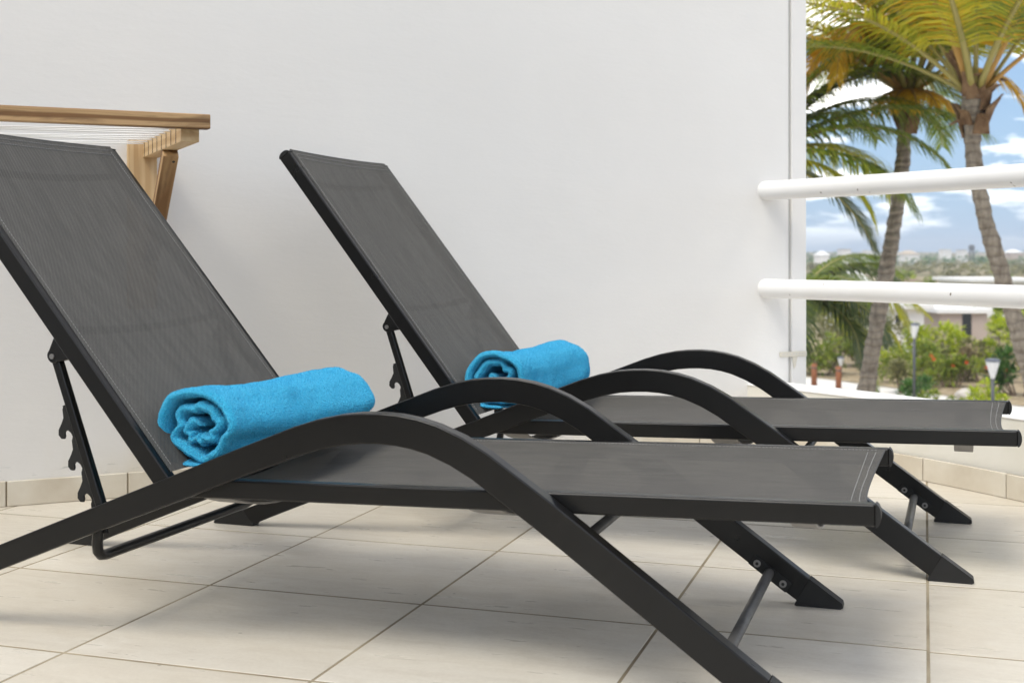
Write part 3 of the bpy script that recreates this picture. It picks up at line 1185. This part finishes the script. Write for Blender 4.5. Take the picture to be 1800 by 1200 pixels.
make_towel('turquoise rolled towel on the lounger nearest the camera', L1, .787, .878, .105, .645, .434, .110, .092, 3, .012)
make_towel('turquoise rolled towel on the lounger against the wall', L2, .794, .842, .110, .650, .440, .102, .089, 11, .010)

# ---------------------------------------------------------------- wooden drying rack on the wall
UA = wall_u(251, .04)
rack = empty('drying_rack', wp(UA, 0, 0), WA)
tag(rack, 'wooden fold-out clothes drying rack with white lines, fixed to the wall on the left', 'drying rack')


def wbox(name, u0, u1, o0, o1, z0, z1, mat, bevel=.002):
    """box whose own x axis is its longest side so the grain follows it"""
    c = Vector(((u0 + u1) / 2, -(o0 + o1) / 2, (z0 + z1) / 2))
    sx, sy, sz = u1 - u0, o1 - o0, z1 - z0
    return gbox(name, c, (sx, sy, sz), mat, bevel)


def gbox(name, c, size, mat, bevel=.002, rx=0.0):
    sx, sy, sz = size
    big = max(size)
    if big == sx: rot = Matrix.Identity(4); dims = (sx, sy, sz)
    elif big == sy: rot = Matrix.Rotation(R(90), 4, 'Z'); dims = (sy, sx, sz)
    else: rot = Matrix.Rotation(R(-90), 4, 'Y'); dims = (sz, sy, sx)
    o = MB().box(-dims[0] / 2, dims[0] / 2, -dims[1] / 2, dims[1] / 2, -dims[2] / 2, dims[2] / 2).build(name, mat, rack, bevel=bevel)
    o.matrix_local = Matrix.Translation(c) @ rot
    return o


RACKL = 1.75
for off in (0.0, -RACKL):
    wbox('wall_post', off - .045, off + .046, .0005, .040, .62, 1.172, M['pine'])
    wbox('side_arm', off + .0, off + .050, .0405, .700, 1.115, 1.166, M['pine'])
    # diagonal brace from the arm down to the post
    a = Vector((off + .025, -.395, 1.108)); b = Vector((off + .025, -.052, .790))
    dv = (b - a); ln = dv.length
    br_ = MB().box(-ln / 2, ln / 2, -.023, .023, -.019, .019).build('diagonal_brace', M['pine_old'] if off == 0 else M['pine'], rack, bevel=.002)
    xa = dv.normalized(); ya_ = Vector((1, 0, 0)); za = xa.cross(ya_)
    mt = Matrix((xa, ya_, za)).transposed().to_4x4()
    br_.matrix_local = Matrix.Translation((a + b) / 2) @ mt
    if off == 0.0:
        MB().tube([(off + .035, -.386, 1.085), (off + .035, -.392, 1.079)], .0045, 10).build('screw_hole', M['plastic'], rack)
uend = wall_u(370, .738) - UA
wbox('front_bar', -RACKL - .03, uend, 0.7005, .740, 1.150, 1.191, M['pine_old'], .003)
# slots and lines
for i in range(8):
    o_ = .075 + i * .078
    MB().box(-.0012, -.0002, -o_ - .0016, -o_ + .0016, 1.116, 1.160).build('line_slot', M['plastic'], rack)
    pts = []
    for t in range(25):
        s = t / 24
        pts.append((-.0025 - (RACKL - .055) * s, -o_ + random.uniform(-.0006, .0006), 1.158 - .011 * (1 - (2 * s - 1) ** 2) * (1 + .5 * math.sin(i * 2.1))))
    MB().tube(pts, .0023, 6).build('washing_line', M['cord'], rack, smooth=True)

# ---------------------------------------------------------------- the land beyond the terrace
def ground_sheet(name, poly, z, mat):
    mb = MB(); n = len(poly)
    mb.add([(x, y, z) for x, y in poly], [tuple(range(n))])
    return tag(mb.build(name, mat), kind='structure')


# terrain: flat near the house, rolling very slightly far away
vs, fs = [], []
xsG = [-6000, -2500, -1000, -400, -150, -60, -20, 0, 20, 60, 120, 200, 320, 480, 700, 1000, 1500, 2500, 6000]
ysG = [-3000, -600, -100, 0, 30, 60, 100, 150, 220, 320, 450, 620, 850, 1150, 1500, 2100, 3000, 5500]
for y in ysG:
    for x in xsG:
        h = GROUND
        if y > 90: h += 1.5 * noise.noise(Vector((x * .004, y * .004, .5))) * min(1, (y - 90) / 200)
        if y > 700: h += min(1, (y - 700) / 900) * (7 + 3 * noise.noise(Vector((x * .0013, y * .001, 4))))
        vs.append((x, y, h))
nx = len(xsG)
for j in range(len(ysG) - 1):
    for i in range(nx - 1):
        a = j * nx + i
        fs.append((a, a + 1, a + nx + 1, a + nx))
tag(MB().add(vs, fs).build('ground', M['earth'], smooth=True), kind='structure')
ground_sheet('sand_path', [(-30, -20), (60, -20), (60, 38), (28, 44), (16, 50.5), (0, 53), (-30, 56)], GROUND + .02, M['sand'])
ground_sheet('planting_bed', [(14.9, 37.5), (30, 34.5), (34, 60), (-5, 66), (-5, 51), (9, 50), (12.5, 43)], GROUND + .04, M['mulch'])


def crossing_leaf(mb, p, d, up_, L, w):
    """one bent leaf: two quads"""
    s = d.cross(up_)
    if s.length < 1e-4: s = Vector((1, 0, 0))
    s.normalize()
    m_ = p + d * (L * .5) + up_ * (L * .10)
    e = p + d * L - up_ * (L * .06)
    mb.add([p - s * w * .25, p + s * w * .25, m_ + s * w * .5, m_ - s * w * .5, e], [(0, 1, 2, 3), (3, 2, 4)])


def shrub(label, c, r, n, leaf, mat, seed, group='garden shrubs', flowers=0, name='garden_shrub', cat='shrub', stems=5, dry=None):
    rnd = random.Random(seed)
    root = empty(name, (c[0], c[1], GROUND + .05))
    tag(root, label, cat, group)
    base = Vector((0, 0, 0))
    # clumps inside the shrub's outline
    cl = []
    for i in range(max(7, int(n / 130))):
        a = rnd.uniform(0, 2 * math.pi); q = math.sqrt(rnd.random())
        z = rnd.uniform(.15, .95)
        k = math.sqrt(max(.08, 1 - (2 * z - .85) ** 2 * .8))
        cl.append((Vector((math.cos(a) * q * r[0] * k * .85, math.sin(a) * q * r[1] * k * .85, z * r[2] * .88)), rnd.uniform(.22, .42) * min(r)))
    mb = MB()
    for i in range(n):
        cc, cr = rnd.choice(cl)
        d = Vector((rnd.gauss(0, 1), rnd.gauss(0, 1), rnd.gauss(.15, .9))).normalized()
        p = cc + d * (cr * rnd.uniform(.45, 1.1))
        if p.z < .02: p.z = rnd.uniform(.02, .2)
        dd = (d + Vector((rnd.uniform(-.7, .7), rnd.uniform(-.7, .7), rnd.uniform(-.4, .6)))).normalized()
        crossing_leaf(mb, p, dd, Vector((rnd.uniform(-.4, .4), rnd.uniform(-.4, .4), 1)).normalized(), leaf * rnd.uniform(.6, 1.4), leaf * rnd.uniform(.35, .7))
    mb.build('foliage', mat, root)
    mb = MB()
    for i in range(stems):
        cc, cr = cl[i % len(cl)]
        b0 = Vector((cc.x * .25, cc.y * .25, -.1))
        mb.tube([b0, b0.lerp(cc, .5) + Vector((rnd.uniform(-.1, .1), rnd.uniform(-.1, .1), 0)), cc], [.035, .025, .012], 6)
    mb.build('stem', M['stem'], root)
    if flowers:
        mb = MB()
        for i in range(flowers):
            cc, cr = rnd.choice(cl)
            d = Vector((rnd.uniform(-1, 1), -abs(rnd.gauss(0, 1)), rnd.uniform(0, 1))).normalized()
            p = cc + d * cr * 1.1
            for k in range(6):
                a = k * math.pi / 3
                dd = Vector((math.cos(a), -.35, math.sin(a))).normalized()
                crossing_leaf(mb, p, dd, Vector((0, -1, .2)), .075, .07)
        mb.build('blossom', M['flower'], root)
    return root


def frond_geo(mb, mbr, p0, az, e0, L, droop, nl, lmax, rnd, hang=.5, twist=0.0, width=.055, e_min=-1.35, pet=.16):
    """feather palm frond: rachis into mbr, leaflets into mb"""
    N = 22
    pts = [p0.copy()]
    els = []
    p = p0.copy()
    for i in range(N):
        s = i / N
        e = max(e_min, e0 - droop * (s ** 1.35))
        d = Vector((math.cos(az) * math.cos(e), math.sin(az) * math.cos(e), math.sin(e)))
        p = p + d * (L / N)
        pts.append(p.copy())
    mbr.tube(pts, [max(.006, .040 * (1 - .9 * (i / N))) for i in range(N + 1)], 5, flat=.6)
    side0 = Vector((-math.sin(az), math.cos(az), 0))
    for i in range(nl):
        s = pet + (1 - pet) * (i + .5) / nl
        f = s * N
        k = min(int(f), N - 1)
        q = pts[k].lerp(pts[k + 1], f - k)
        t = (pts[k + 1] - pts[k]).normalized()
        upv = side0.cross(t).normalized()
        if upv.z < 0: upv = -upv
        ss = (s - pet) / (1 - pet)
        ll = lmax * (.45 + .55 * math.sin(math.pi * min(1, .22 + ss * .55))) * (1 - .62 * max(0, ss - .55) / .45)
        for sg in (-1, 1):
            l = ll * rnd.uniform(.82, 1.12)
            fwd = .45 + .75 * ss
            dirv = (side0 * sg + t * fwd * rnd.uniform(.8, 1.2) + upv * (.30 + twist * sg)).normalized()
            w = width * rnd.uniform(.8, 1.2) * (1 - .45 * ss)
            # three segments bending under their weight
            prev = q
            vsl = []
            d2 = dirv.copy()
            M_ = 4
            wd = (t - d2 * t.dot(d2)).normalized()
            for m_ in range(M_ + 1):
                ws = (1 - (m_ / M_) ** 1.6) * w * (.55 if m_ == 0 else 1)
                if m_ == M_: ws = w * .06
                vsl += [prev - wd * ws / 2, prev + wd * ws / 2]
                g_ = hang * (m_ + 1) / M_ * rnd.uniform(.8, 1.25)
                d2 = (d2 + Vector((0, 0, -1)) * g_).normalized()
                wd = (t - d2 * t.dot(d2)).normalized()
                prev = prev + d2 * (l / M_)
            mb.add(vsl, [(2 * m_, 2 * m_ + 1, 2 * m_ + 3, 2 * m_ + 2) for m_ in range(M_)])


def palm(label, trunk, rads, fronds, seed, name='palm_tree', group='coconut palms', rings=True, fibre=True):
    """trunk: world points from the ground to the crown; fronds: list of dicts"""
    rnd = random.Random(seed)
    base = trunk[0]
    root = empty(name, base)
    tag(root, label, 'palm tree', group)
    # resample the trunk with leaf scar rings
    P = [p - base for p in trunk]
    dense, rr = [], []
    n = 0
    for i in range(len(P) - 1):
        m_ = max(2, int((P[i + 1] - P[i]).length / .035))
        for k in range(m_):
            t = k / m_
            a0 = P[max(i - 1, 0)]; a1 = P[i]; a2 = P[i + 1]; a3 = P[min(i + 2, len(P) - 1)]
            q = .5 * ((2 * a1) + (a2 - a0) * t + (2 * a0 - 5 * a1 + 4 * a2 - a3) * t * t + (3 * a1 - a0 - 3 * a2 + a3) * t ** 3)
            r = rads[i] + (rads[i + 1] - rads[i]) * t
            ph = (n % 4)
            r *= (1.06, 1.0, .965, .95)[ph] if rings else 1
            r *= 1 + .05 * noise.noise(Vector((n * .21, seed, 0)))
            dense.append(q); rr.append(r); n += 1
    dense.append(P[-1]); rr.append(rads[-1])
    tb = MB().tube(dense, rr, 14)
    # uneven scars: push vertices with noise
    tb.v = [tuple(Vector(v) + Vector((noise.noise(Vector(v) * 5 + Vector((seed, 0, 0))), noise.noise(Vector(v) * 5 + Vector((0, seed, 0))), 0)) * .014) for v in tb.v]
    tb.build('trunk', M['bark'], root, smooth=False)
    crown = P[-1]
    if fibre:
        for i in range(18):
            a = i * 2.4 + rnd.uniform(-.3, .3)
            z = rnd.uniform(-.55, .10)
            o_ = Vector((math.cos(a), math.sin(a), 0))
            r0 = rads[-1] * rnd.uniform(.85, 1.0)
            p0 = crown + Vector((0, 0, z)) + o_ * r0
            p1 = p0 + o_ * rnd.uniform(.02, .09) + Vector((0, 0, rnd.uniform(.12, .25)))
            p2 = p1 + o_ * rnd.uniform(.04, .14) + Vector((0, 0, rnd.uniform(-.05, .16)))
            sd_ = Vector((-o_.y, o_.x, 0))
            w0, w1, w2 = rnd.uniform(.06, .10), rnd.uniform(.05, .09), rnd.uniform(.015, .05)
            vsl = []
            for p, w in ((p0, w0), (p1, w1), (p2, w2)):
                vsl += [p - sd_ * w, p + sd_ * w, p + sd_ * w - o_ * .025, p - sd_ * w - o_ * .025]
            fsl = [(0, 1, 2, 3), (11, 10, 9, 8)]
            for q in range(2):
                for k in range(4):
                    fsl.append((4 * q + k, 4 * q + 4 + k, 4 * q + 4 + (k + 1) % 4, 4 * q + (k + 1) % 4))
            MB().add(vsl, fsl).build('leaf_base', M['fibre'], root)
    for fr in fronds:
        mb, mbr = MB(), MB()
        st = crown + Vector((math.cos(fr['az']) * .10, math.sin(fr['az']) * .10, fr.get('dz', 0)))
        frond_geo(mb, mbr, st, fr['az'], fr['e'], fr['L'], fr['droop'], fr.get('nl', 78), fr.get('l', .75), rnd, fr.get('hang', .5), fr.get('tw', 0), fr.get('w', .036), pet=fr.get('pet', .16))
        f = mb.build('frond', M[fr['m']], root)
        mbr.build('rachis', M['rachis_gold' if fr['m'] == 'fr_gold' else 'rachis'], f, smooth=True)
    return root


def ring_fronds(rnd, n, L, mats, e_rng=(-.2, 1.25), l=.75, az0=0.0, droop=(1.2, 1.9), hang=(.35, .7)):
    out = []
    for i in range(n):
        t = i / n
        out.append(dict(az=az0 + i * 2.39996, e=e_rng[1] + (e_rng[0] - e_rng[1]) * t + rnd.uniform(-.1, .1), L=L * rnd.uniform(.85, 1.1), droop=rnd.uniform(*droop),
                        m=rnd.choice(mats) if not callable(mats) else mats(t, rnd), l=l * rnd.uniform(.85, 1.1), hang=rnd.uniform(*hang)))
    return out


def trunk_pts(pix, Y):
    pts = [at(x, y, Y) for x, y in pix]
    # carry the trunk on down to the ground
    d = (pts[0] - pts[1]); d = d / abs(d.z)
    k = pts[0].z - GROUND + .1
    b = pts[0] + Vector((d.x * .75, 0, -1)) * k
    return [b, b.lerp(pts[0], .5) + Vector((-.05, 0, 0))] + pts


rnd = random.Random(21)
mix1 = lambda t, r: ('fr_gold' if (t > .5 and r.random() < .75) else ('fr_olive' if r.random() < .7 else 'fr_green'))
# palm with the straight right-leaning trunk
tp = trunk_pts([(1520, 700), (1538, 590), (1556, 490), (1571, 400), (1584, 310), (1590, 235), (1596, 160)], 15.0)
fr = ring_fronds(rnd, 18, 3.1, lambda t, r: 'fr_gold' if r.random() < .22 else ('fr_olive' if r.random() < .6 else 'fr_green'), (.45, 1.42), .8, .4, (1.0, 1.7))
fr += [dict(az=3.9, e=1.15, L=2.1, droop=3.0, m='fr_gold', l=.6, hang=.5), dict(az=3.5, e=1.05, L=1.9, droop=2.9, m='fr_gold', l=.6, hang=.5), dict(az=3.0, e=.7, L=1.7, droop=2.2, m='fr_olive', l=.6, hang=.5), dict(az=-.3, e=.6, L=1.5, droop=2.2, m='fr_gold', l=.5, hang=.5)]
fr += [dict(az=a_, e=-.1, L=.55, droop=1.3, m='fr_gold', l=.28, hang=.6, nl=24, pet=.05) for a_ in (3.6, 4.1, 4.6, 5.1, 5.6, 6.1)]
palm('coconut palm with smooth trunk leaning right, left of the two', tp, [.115, .106, .099, .094, .089, .085, .082, .076, .074], fr, 3)
# palm with the rough curving trunk
tp = trunk_pts([(1822, 700), (1800, 620), (1772, 520), (1745, 430), (1724, 350), (1712, 280), (1709, 205), (1713, 160)], 13.0)
fr = ring_fronds(rnd, 20, 3.5, lambda t, r: 'fr_gold' if r.random() < .28 else ('fr_olive' if r.random() < .6 else 'fr_green'), (.50, 1.42), .85, 1.1, (1.0, 1.7))
palm('coconut palm with rough trunk curving up to the left, right of the two', tp, [.105, .100, .094, .090, .087, .084, .081, .081, .095, .125], fr, 5)
# palm hidden behind the wall: its fronds reach into the picture from the left
cz = at(1330, 275, 14.5)
tp = [Vector((cz.x - .5, 14.5, GROUND)), Vector((cz.x - .3, 14.5, -1)), Vector((cz.x, 14.5, 1.0)), cz]
fr = [dict(az=-.10, e=.60, L=2.6, droop=1.25, m='fr_green', l=.75, hang=.55), dict(az=.35, e=.35, L=2.0, droop=1.5, m='fr_olive', l=.7, hang=.6),
      dict(az=-.5, e=.15, L=1.9, droop=1.3, m='fr_green', l=.7, hang=.5), dict(az=.1, e=.95, L=2.3, droop=1.2, m='fr_dark', l=.7, hang=.4),
      dict(az=-.2, e=1.2, L=2.4, droop=1.5, m='fr_green', l=.7, hang=.4), dict(az=.0, e=-.35, L=1.7, droop=.9, m='fr_dark', l=.6, hang=.4),
      dict(az=.6, e=.75, L=2.2, droop=1.5, m='fr_green', l=.7), dict(az=-.3, e=-.05, L=1.5, droop=1.3, m='fr_olive', l=.6),
      dict(az=.15, e=.8, L=2.5, droop=1.7, m='fr_green', l=.75, hang=.45), dict(az=-.35, e=.5, L=2.3, droop=1.6, m='fr_green', l=.7, hang=.45), dict(az=.0, e=1.05, L=2.7, droop=1.9, m='fr_green', l=.75, hang=.45),
      dict(az=2.2, e=.7, L=2.3, droop=1.5, m='fr_green'), dict(az=3.2, e=.6, L=2.3, droop=1.5, m='fr_green'), dict(az=4.2, e=.6, L=2.3, droop=1.5, m='fr_olive')]
palm('green palm mostly hidden behind the wall, fronds reaching out from its edge above the rail', tp, [.16, .14, .12, .11], fr, 9)
# lower palm further behind
cz = at(1395, 520, 20)
tp = [Vector((cz.x, 20, GROUND)), Vector((cz.x + .1, 20, -2.4)), cz]
fr = ring_fronds(rnd, 14, 2.0, lambda t, r: r.choice(['fr_olive', 'fr_dark', 'fr_green', 'fr_olive']), (-.35, .6), .7, .3) + [dict(az=.0, e=.75, L=2.0, droop=1.9, m='fr_dark', l=.7, hang=.6), dict(az=-.5, e=.45, L=1.9, droop=1.7, m='fr_olive', l=.7, hang=.6),
      dict(az=.4, e=.35, L=1.9, droop=1.6, m='fr_green', l=.7, hang=.6), dict(az=-.2, e=.05, L=1.8, droop=1.3, m='fr_olive', l=.6, hang=.6),
      dict(az=.2, e=.95, L=1.8, droop=1.6, m='fr_green', l=.6), dict(az=-.9, e=.2, L=1.9, droop=1.4, m='fr_dark', l=.7), dict(az=.1, e=-.15, L=1.6, droop=.8, m='fr_dark', l=.7),
      dict(az=2.5, e=.6, L=1.9, droop=1.5, m='fr_green'), dict(az=3.6, e=.6, L=1.9, droop=1.5, m='fr_green')]
palm('low drooping olive palm beside the wall edge below the lower rail', tp, [.13, .12, .11], fr, 13)


def gx(px, Y): return (px - 900) / FPX * Y


# shrubs of the garden
S = [
    ('bright lime bush right below the white house roof', 1655, 47, (2.0, 1.2, 2.15), 1700, .20, 'leaf_lime', 0),
    ('bright lime bush behind the curving palm trunk', 1765, 48, (1.5, 1.1, 2.0), 1300, .20, 'leaf_lime', 0),
    ('dull green shrub between the house and the lamp', 1600, 44, (1.4, 1.0, 1.75), 1100, .18, 'leaf_mid', 0),
    ('orange flowering shrub in the middle of the planting bed', 1670, 42.5, (1.7, .8, 1.15), 1200, .15, 'leaf_mid', 5),
    ('dry pale shrub at the right of the planting bed', 1730, 44, (1.7, .9, 1.3), 900, .16, 'leaf_dry', 2),
    ('deep green shrub at the foot of the curving palm', 1792, 40, (1.2, .9, 1.5), 1000, .17, 'leaf_deep', 3),
    ('low green plant in the sand by the tall lamp', 1612, 38.4, (1.1, .7, .75), 700, .13, 'leaf_deep', 0),
    ('low lime plant around the near lamp on the right', 1738, 36.5, (.85, .6, .75), 600, .13, 'leaf_lime', 0),
    ('low green shrub right beside the leaning palm trunk', 1568, 47, (1.0, .7, 1.0), 650, .15, 'leaf_lime', 2),
    ('olive shrub behind the leaning palm trunk', 1545, 50, (2.2, 1.2, 1.9), 1300, .19, 'leaf_dull', 0),
    ('olive shrub beside the wall edge behind the low palm', 1455, 51, (2.4, 1.2, 1.8), 1400, .19, 'leaf_dull', 0),
    ('dull green shrub filling the planting bed under the lime bush', 1690, 45, (2.0, .9, 1.5), 1300, .17, 'leaf_dull', 0),
    ('small green ground plant at the edge of the sand', 1655, 37.5, (.9, .5, .38), 420, .10, 'leaf_mid', 0),
    ('olive shrub in the bed close to the wall edge behind the bollards', 1438, 47, (1.8, 1.0, 1.5), 1300, .18, 'leaf_mid', 0),
    ('grey green shrub left of the tall lamp', 1585, 41, (1.0, .7, .95), 650, .14, 'leaf_dull', 0),
]
for k, (lab, px, Y, r, n, leaf, mm, fl) in enumerate(S):
    shrub(lab, (gx(px, Y), Y), r, n, leaf, M[mm], 100 + k, flowers=fl)
# pale boulder in the bed
bm = bmesh.new()
bmesh.ops.create_icosphere(bm, subdivisions=3, radius=1)
for v in bm.verts:
    k = 1 + .35 * noise.noise(v.co * 1.3)
    v.co = Vector((v.co.x * .34 * k, v.co.y * .26 * k, max(-.2, v.co.z * .22 * k + .1)))
me = bpy.data.meshes.new('boulder'); bm.to_mesh(me); bm.free(); me.materials.append(M['rock'])
bo = bpy.data.objects.new('boulder', me); col.objects.link(bo)
bo.location = (gx(1700, 39.2), 39.2, GROUND + .05)
tag(bo, 'pale boulder lying among the shrubs left of the near lamp', 'rock')


# garden lamps: slim pole, conical shade, dark cap
def lamp(label, px, Y, h, s=1.0):
    root = empty('garden_lamp', (gx(px, Y), Y, GROUND))
    tag(root, label, 'lamp', 'garden lamps')
    MB().tube([(0, 0, 0), (0, 0, h - .40 * s)], .042, 12).build('pole', M['lampgrey'], root, smooth=True)
    MB().tube([(0, 0, h - .46 * s), (0, 0, h - .40 * s), (0, 0, h - .10 * s), (0, 0, h - .06 * s)], [.04, .055 * s, .145 * s, .15 * s], 20).build('shade', M['lampshade'], root, smooth=True)
    MB().tube([(0, 0, h - .06 * s), (0, 0, h - .03 * s), (0, 0, h)], [.165 * s, .165 * s, .10 * s], 20).build('cap', M['lampcap'], root, smooth=True)


lamp('tall garden lamp with conical shade left of the flowering shrub', 1607, 37.5, 2.47, 1.0)
lamp('near garden lamp with wide conical shade at the right', 1745, 29.0, 2.12, 1.0)
lamp('far small garden lamp seen behind the brown bollard', 1478, 46.0, .80, .8)
# wooden bollards
for px, Y, lab in ((1431, 43.5, 'brown wooden bollard next to the wall edge'), (1474, 42.5, 'brown wooden bollard in front of the far small lamp')):
    root = empty('bollard', (gx(px, Y), Y, GROUND))
    tag(root, lab, 'bollard', 'wooden bollards')
    MB().tube([(0, 0, 0), (0, 0, .72), (0, 0, .76)], [.10, .10, .07], 12).build('bollard_post', M['bollard'], root, smooth=True)
    MB().tube([(0, 0, .60), (0, 0, .64)], .104, 12).build('bollard_band', M['lampgrey'], root, smooth=True)


# houses
def house(label, px0, px1, Y, ytop, depth, wall_m, roof_m, pitched=0.0, windows=(), door=None, over=.35, z0=GROUND, name='house'):
    x0, x1 = gx(px0, Y), gx(px1, Y)
    zt = EYE - (ytop - YH) / FPX * Y
    root = empty(name, ((x0 + x1) / 2, Y, z0))
    tag(root, label, 'house', 'houses beyond the garden')
    hw = (x1 - x0) / 2
    H_ = zt - z0
    MB().box(-hw + over, hw - over, over, depth - over, -.5, H_ - .22 - pitched).build('wall', M[wall_m], root)
    if pitched > 0:
        zb = H_ - pitched - .22
        MB().add([(-hw, 0, zb), (hw, 0, zb), (hw, depth, zb), (-hw, depth, zb), (-hw * .35, depth / 2, H_), (hw * .35, depth / 2, H_)],
                 [(3, 2, 1, 0), (0, 1, 5, 4), (1, 2, 5), (2, 3, 4, 5), (3, 0, 4)]).build('roof', M[roof_m], root)
    else:
        MB().box(-hw, hw, 0, depth, H_ - .22, H_).build('roof', M[roof_m], root, bevel=.02)
    for (a, b, c, d) in windows:
        xa, xb = gx(a, Y) - (x0 + x1) / 2, gx(b, Y) - (x0 + x1) / 2
        za, zb_ = EYE - (d - YH) / FPX * Y - z0, EYE - (c - YH) / FPX * Y - z0
        w = MB().box(xa, xb, over - .05, over + .03, za, zb_).build('window_frame', M['house_white'], root)
        MB().box(xa + .06, xb - .06, over - .06, over - .045, za + .06, zb_ - .06).build('pane', M['glass'], w)
    if door:
        a, b, c = door
        xa, xb = gx(a, Y) - (x0 + x1) / 2, gx(b, Y) - (x0 + x1) / 2
        MB().box(xa, xb, over - .03, over + .03, -.3, EYE - (c - YH) / FPX * Y - z0).build('door', M['glass'], root)
    return root


house('white flat-roofed house with pale walls behind the leaning palm', 1500, 1642, 58, 535, 7, 'house_white', 'roof_white', windows=((1575, 1590, 552, 575),))
house('pink-walled house with white roof and dark door right of the lime bush', 1648, 1745, 62, 543, 6, 'house_pink', 'roof_white', door=(1694, 1710, 547), over=.2)
house('white block house right of the curving palm', 1704, 1850, 90, 490, 8, 'house_white', 'roof_white', z0=GROUND - .4)
house('long brown-roofed house between the two palm trunks', 1570, 1672, 105, 492, 9, 'house_tan', 'roof_brown', pitched=.8, windows=((1600, 1608, 511, 517), (1630, 1638, 511, 517)))
house('pale grey gabled house behind the leaning palm', 1494, 1550, 120, 477, 9, 'house_white', 'roof_white', pitched=1.4)
house('low tan house left of the long brown roof', 1538, 1580, 135, 478, 9, 'house_tan', 'roof_tan', pitched=1.0)
rr = random.Random(77)
far = [(1440, 1460, 420, 441, 'far white house on the ridge nearest the wall edge'), (1480, 1497, 520, 438, 'far white house with bright roof on the ridge left of the leaning palm'), (1524, 1536, 560, 440, 'small far pale house just left of the leaning palm'),
       (1588, 1618, 480, 440, 'long far white house right of the leaning palm'), (1660, 1674, 600, 438, 'far white house midway between the palms'), (1690, 1702, 640, 439, 'small far house left of the water tower'),
       (1775, 1800, 520, 438, 'far reddish house right of the curving palm')]
for k, (a, b, Y, yt, lab) in enumerate(far):
    house(lab, a, b, Y, yt, 9, 'house_pink' if 'reddish' in lab else 'house_white', 'roof_white' if k % 2 == 0 else 'roof_tan', pitched=.0 if k % 3 else 1.2, over=.3, z0=GROUND - 1)
# water tower on the ridge
Yt = 640
root = empty('water_tower', (gx(1708, Yt), Yt, GROUND))
tag(root, 'dark water tower on the far ridge left of the curving palm', 'tower')
zt = EYE - (432 - YH) / FPX * Yt - GROUND
for sx in (-1, 1):
    for sy in (-1, 1):
        MB().tube([(sx * 1.1, sy * 1.1, -1), (sx * .8, sy * .8, zt - 2)], .22, 6).build('leg', M['lampgrey'], root)
MB().tube([(0, 0, zt - 2.2), (0, 0, zt - 1.6), (0, 0, zt), (0, 0, zt + .6)], [.9, 1.5, 1.5, .3], 14).build('tank', M['lampgrey'], root, smooth=True)


# far scrub: reads as one mass
def scrub(name, label, n, yr, hr, mat, seed, xr=(-.3, .62), dens=26):
    rn = random.Random(seed)
    mb = MB()
    for i in range(n):
        Y = yr[0] * (yr[1] / yr[0]) ** rn.random()
        x = Y * rn.uniform(*xr)
        h = rn.uniform(*hr); w = h * rn.uniform(.7, 1.5)
        gz = GROUND
        if Y > 700: gz += min(1, (Y - 700) / 900) * 7
        for k in range(dens):
            d = Vector((rn.gauss(0, 1), rn.gauss(0, 1), rn.gauss(0, 1))).normalized()
            p = Vector((x, Y, gz + h * .55)) + Vector((d.x * w * .6, d.y * w * .6, d.z * h * .45)) * rn.uniform(.5, 1.1)
            s = h * rn.uniform(.16, .34)
            a = Vector((rn.uniform(-1, 1), rn.uniform(-1, 1), rn.uniform(-.4, .4))).normalized()
            b = a.cross(Vector((rn.uniform(-.4, .4), rn.uniform(-.4, .4), 1))).normalized()
            mb.add([p - a * s, p - b * s * .7, p + a * s, p + b * s * .7], [(0, 1, 2, 3)])
    return tag(mb.build(name, M[mat]), label, 'scrub', kind='stuff')


scrub('distant_scrub', 'grey green scrub covering the plain in front of the far ridge', 1300, (230, 560), (1.0, 2.6), 'leaf_dull', 5, dens=20)
scrub('ridge_trees', 'dark trees along the far ridge under the sky', 1300, (430, 1300), (1.6, 4.0), 'leaf_deep', 6, dens=18)
scrub('near_scrub', 'green bushes scattered among the houses beyond the garden', 90, (66, 190), (1.2, 2.4), 'leaf_mid', 8, dens=60)

# ---------------------------------------------------------------- the air between here and the ridge
hz = MB().box(-1500, 2600, -400, 2400, -8, 26).build('haze')
tag(hz, 'thin pale haze over the plain', 'haze', kind='stuff')
hm = bpy.data.materials.new('haze'); hm.use_nodes = True
hn = hm.node_tree.nodes
for n_ in list(hn): hn.remove(n_)
ho = hn.new('ShaderNodeOutputMaterial'); hv_ = hn.new('ShaderNodeVolumePrincipled')
hv_.inputs['Color'].default_value = (.86, .92, 1, 1)
hv_.inputs['Density'].default_value = .0005
hm.node_tree.links.new(hv_.outputs[0], ho.inputs['Volume'])
hz.data.materials.append(hm)
